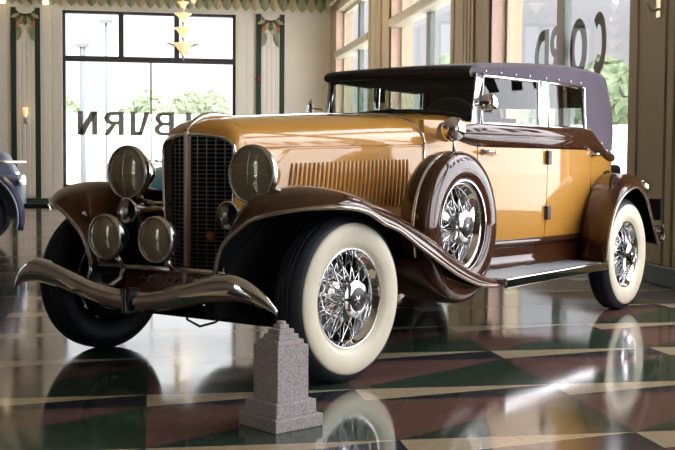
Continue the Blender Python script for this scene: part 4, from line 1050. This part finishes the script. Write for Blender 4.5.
# ------------------------------------------------------------------ blue car at the left edge
bc = thing('blue_vintage_car', 'dark blue vintage car with pale blue body cut off by the left edge', 'car', (-2.02, 12.95, 0), math.radians(4))
def arcp(a0, a1, n, r, y, zc=.39, rz=None): return [(r * math.cos(a), y, zc + (rz or r) * math.sin(a)) for a in [math.radians(a0 + (a1 - a0) * i / n) for i in range(n + 1)]]
rows = []
for i in range(25):
    a = math.radians(-16 + 190 * i / 24); r = []
    for k in range(9):
        v = k / 8; y = -.16 + .50 * v; rad = .52 + .075 * math.sin(PI * min(1, v * 1.15 + .05))
        r.append((rad * math.cos(a), y, .39 + rad * .98 * math.sin(a)))
    rows.append(r)
f_ = MB(); f_.grid(rows); fo = f_.build('rear_fender', 'blue', bc, True); md = fo.modifiers.new('solidify', 'SOLIDIFY'); md.thickness = .015
MB().tube(arcp(-16, 174, 24, .522, -.165), .012, 8).build('fender_bead', 'paleblue', fo, True)
wheel_parts(bc, (0, -.02, .39), -1, nspk=40, wall='rubber')
m = MB(); m.box(-2.6, .56, .30, 1.30, .34, .86); m.build('body', 'paleblue', bc, bevel=.05)
m = MB(); m.hexa([(-2.6, .34, .85), (.50, .34, .85), (.50, 1.26, .85), (-2.6, 1.26, .85), (-2.6, .38, 1.22), (.36, .38, 1.12), (.36, 1.22, 1.12), (-2.6, 1.22, 1.22)]); m.build('rear_deck', 'paleblue', bc, bevel=.04)
MB().tube([(-.6, .28, 1.02), (.60, .28, 1.0)], .022, 10).build('chrome_bar', 'chrome', bc, True)
MB().tube([(-1.7, -.02, .10), (-1.72, 0, .10)], .01, 6).build('stay', 'under', bc, True)
MB().box(.56, .95, .46, .52, .46, .52).build('bumper_arm', 'black', bc, bevel=.008)
m = MB(); rows = [[(.86 + .03 * math.sin(PI * v) - .1 * abs(t_ - .5) ** 2, .2 + 1.5 * t_, .43 + .09 * v) for v in [k / 5 for k in range(6)]] for t_ in [i / 12 for i in range(13)]]
m.grid(rows); o = m.build('rear_bumper', 'chrome', bc, True); md = o.modifiers.new('solidify', 'SOLIDIFY'); md.thickness = .012
MB().lathe([(.001, -.05), (.04, -.04), (.06, 0), (.05, .03), (.001, .03)], (.52, .24, .78), 'X', 18).build('tail_lamp', 'chrome', bc, True)
wheel_parts(bc, (0, 1.45, .39), 1, nspk=24, wall='rubber')

# teal car far behind, glimpsed between headlight and grille
tc_ = thing('teal_car', 'small teal car far behind, glimpsed between the headlight and the grille', 'car', (.62, 20.5, 0), math.radians(86))
m = MB(); rows = []
for X, h_, w_ in ((-1.9, .62, .55), (-1.7, .86, .66), (-1.0, .98, .74), (-.3, 1.04, .76), (.3, 1.12, .76), (1.0, 1.14, .74), (1.6, 1.02, .68), (1.9, .80, .55)):
    rows.append([(X, w_ * y, .30 + (h_ - .30) * z) for y, z in ((-1, 0), (-1.02, .4), (-.98, .75), (-.82, .93), (-.4, 1), (.4, 1), (.82, .93), (.98, .75), (1.02, .4), (1, 0))])
m.grid(rows); m.add(rows[0], [tuple(range(10))]); m.add(rows[-1], [tuple(range(10))]); m.build('body', 'teal', tc_, True, autosmooth=50)
for X in (-1.25, 1.25):
    for s in (-1, 1):
        MB().lathe([(.10, -.07), (.22, -.085), (.30, -.07), (.33, -.03), (.33, .03), (.30, .07), (.10, .08)], (X, s * .74, .33), 'Y', 28).build('wheel', 'rubber', tc_, True)
        rows = [[((.36 + .03 * math.sin(PI * v)) * math.cos(a) + X, s * (.66 + .20 * v), .33 + (.37 + .03 * math.sin(PI * v)) * math.sin(a)) for v in [k / 5 for k in range(6)]] for a in [PI * i / 14 for i in range(15)]]
        f_ = MB(); f_.grid(rows); fo = f_.build('fender', 'teal', tc_, True); md = fo.modifiers.new('solidify', 'SOLIDIFY'); md.thickness = .012
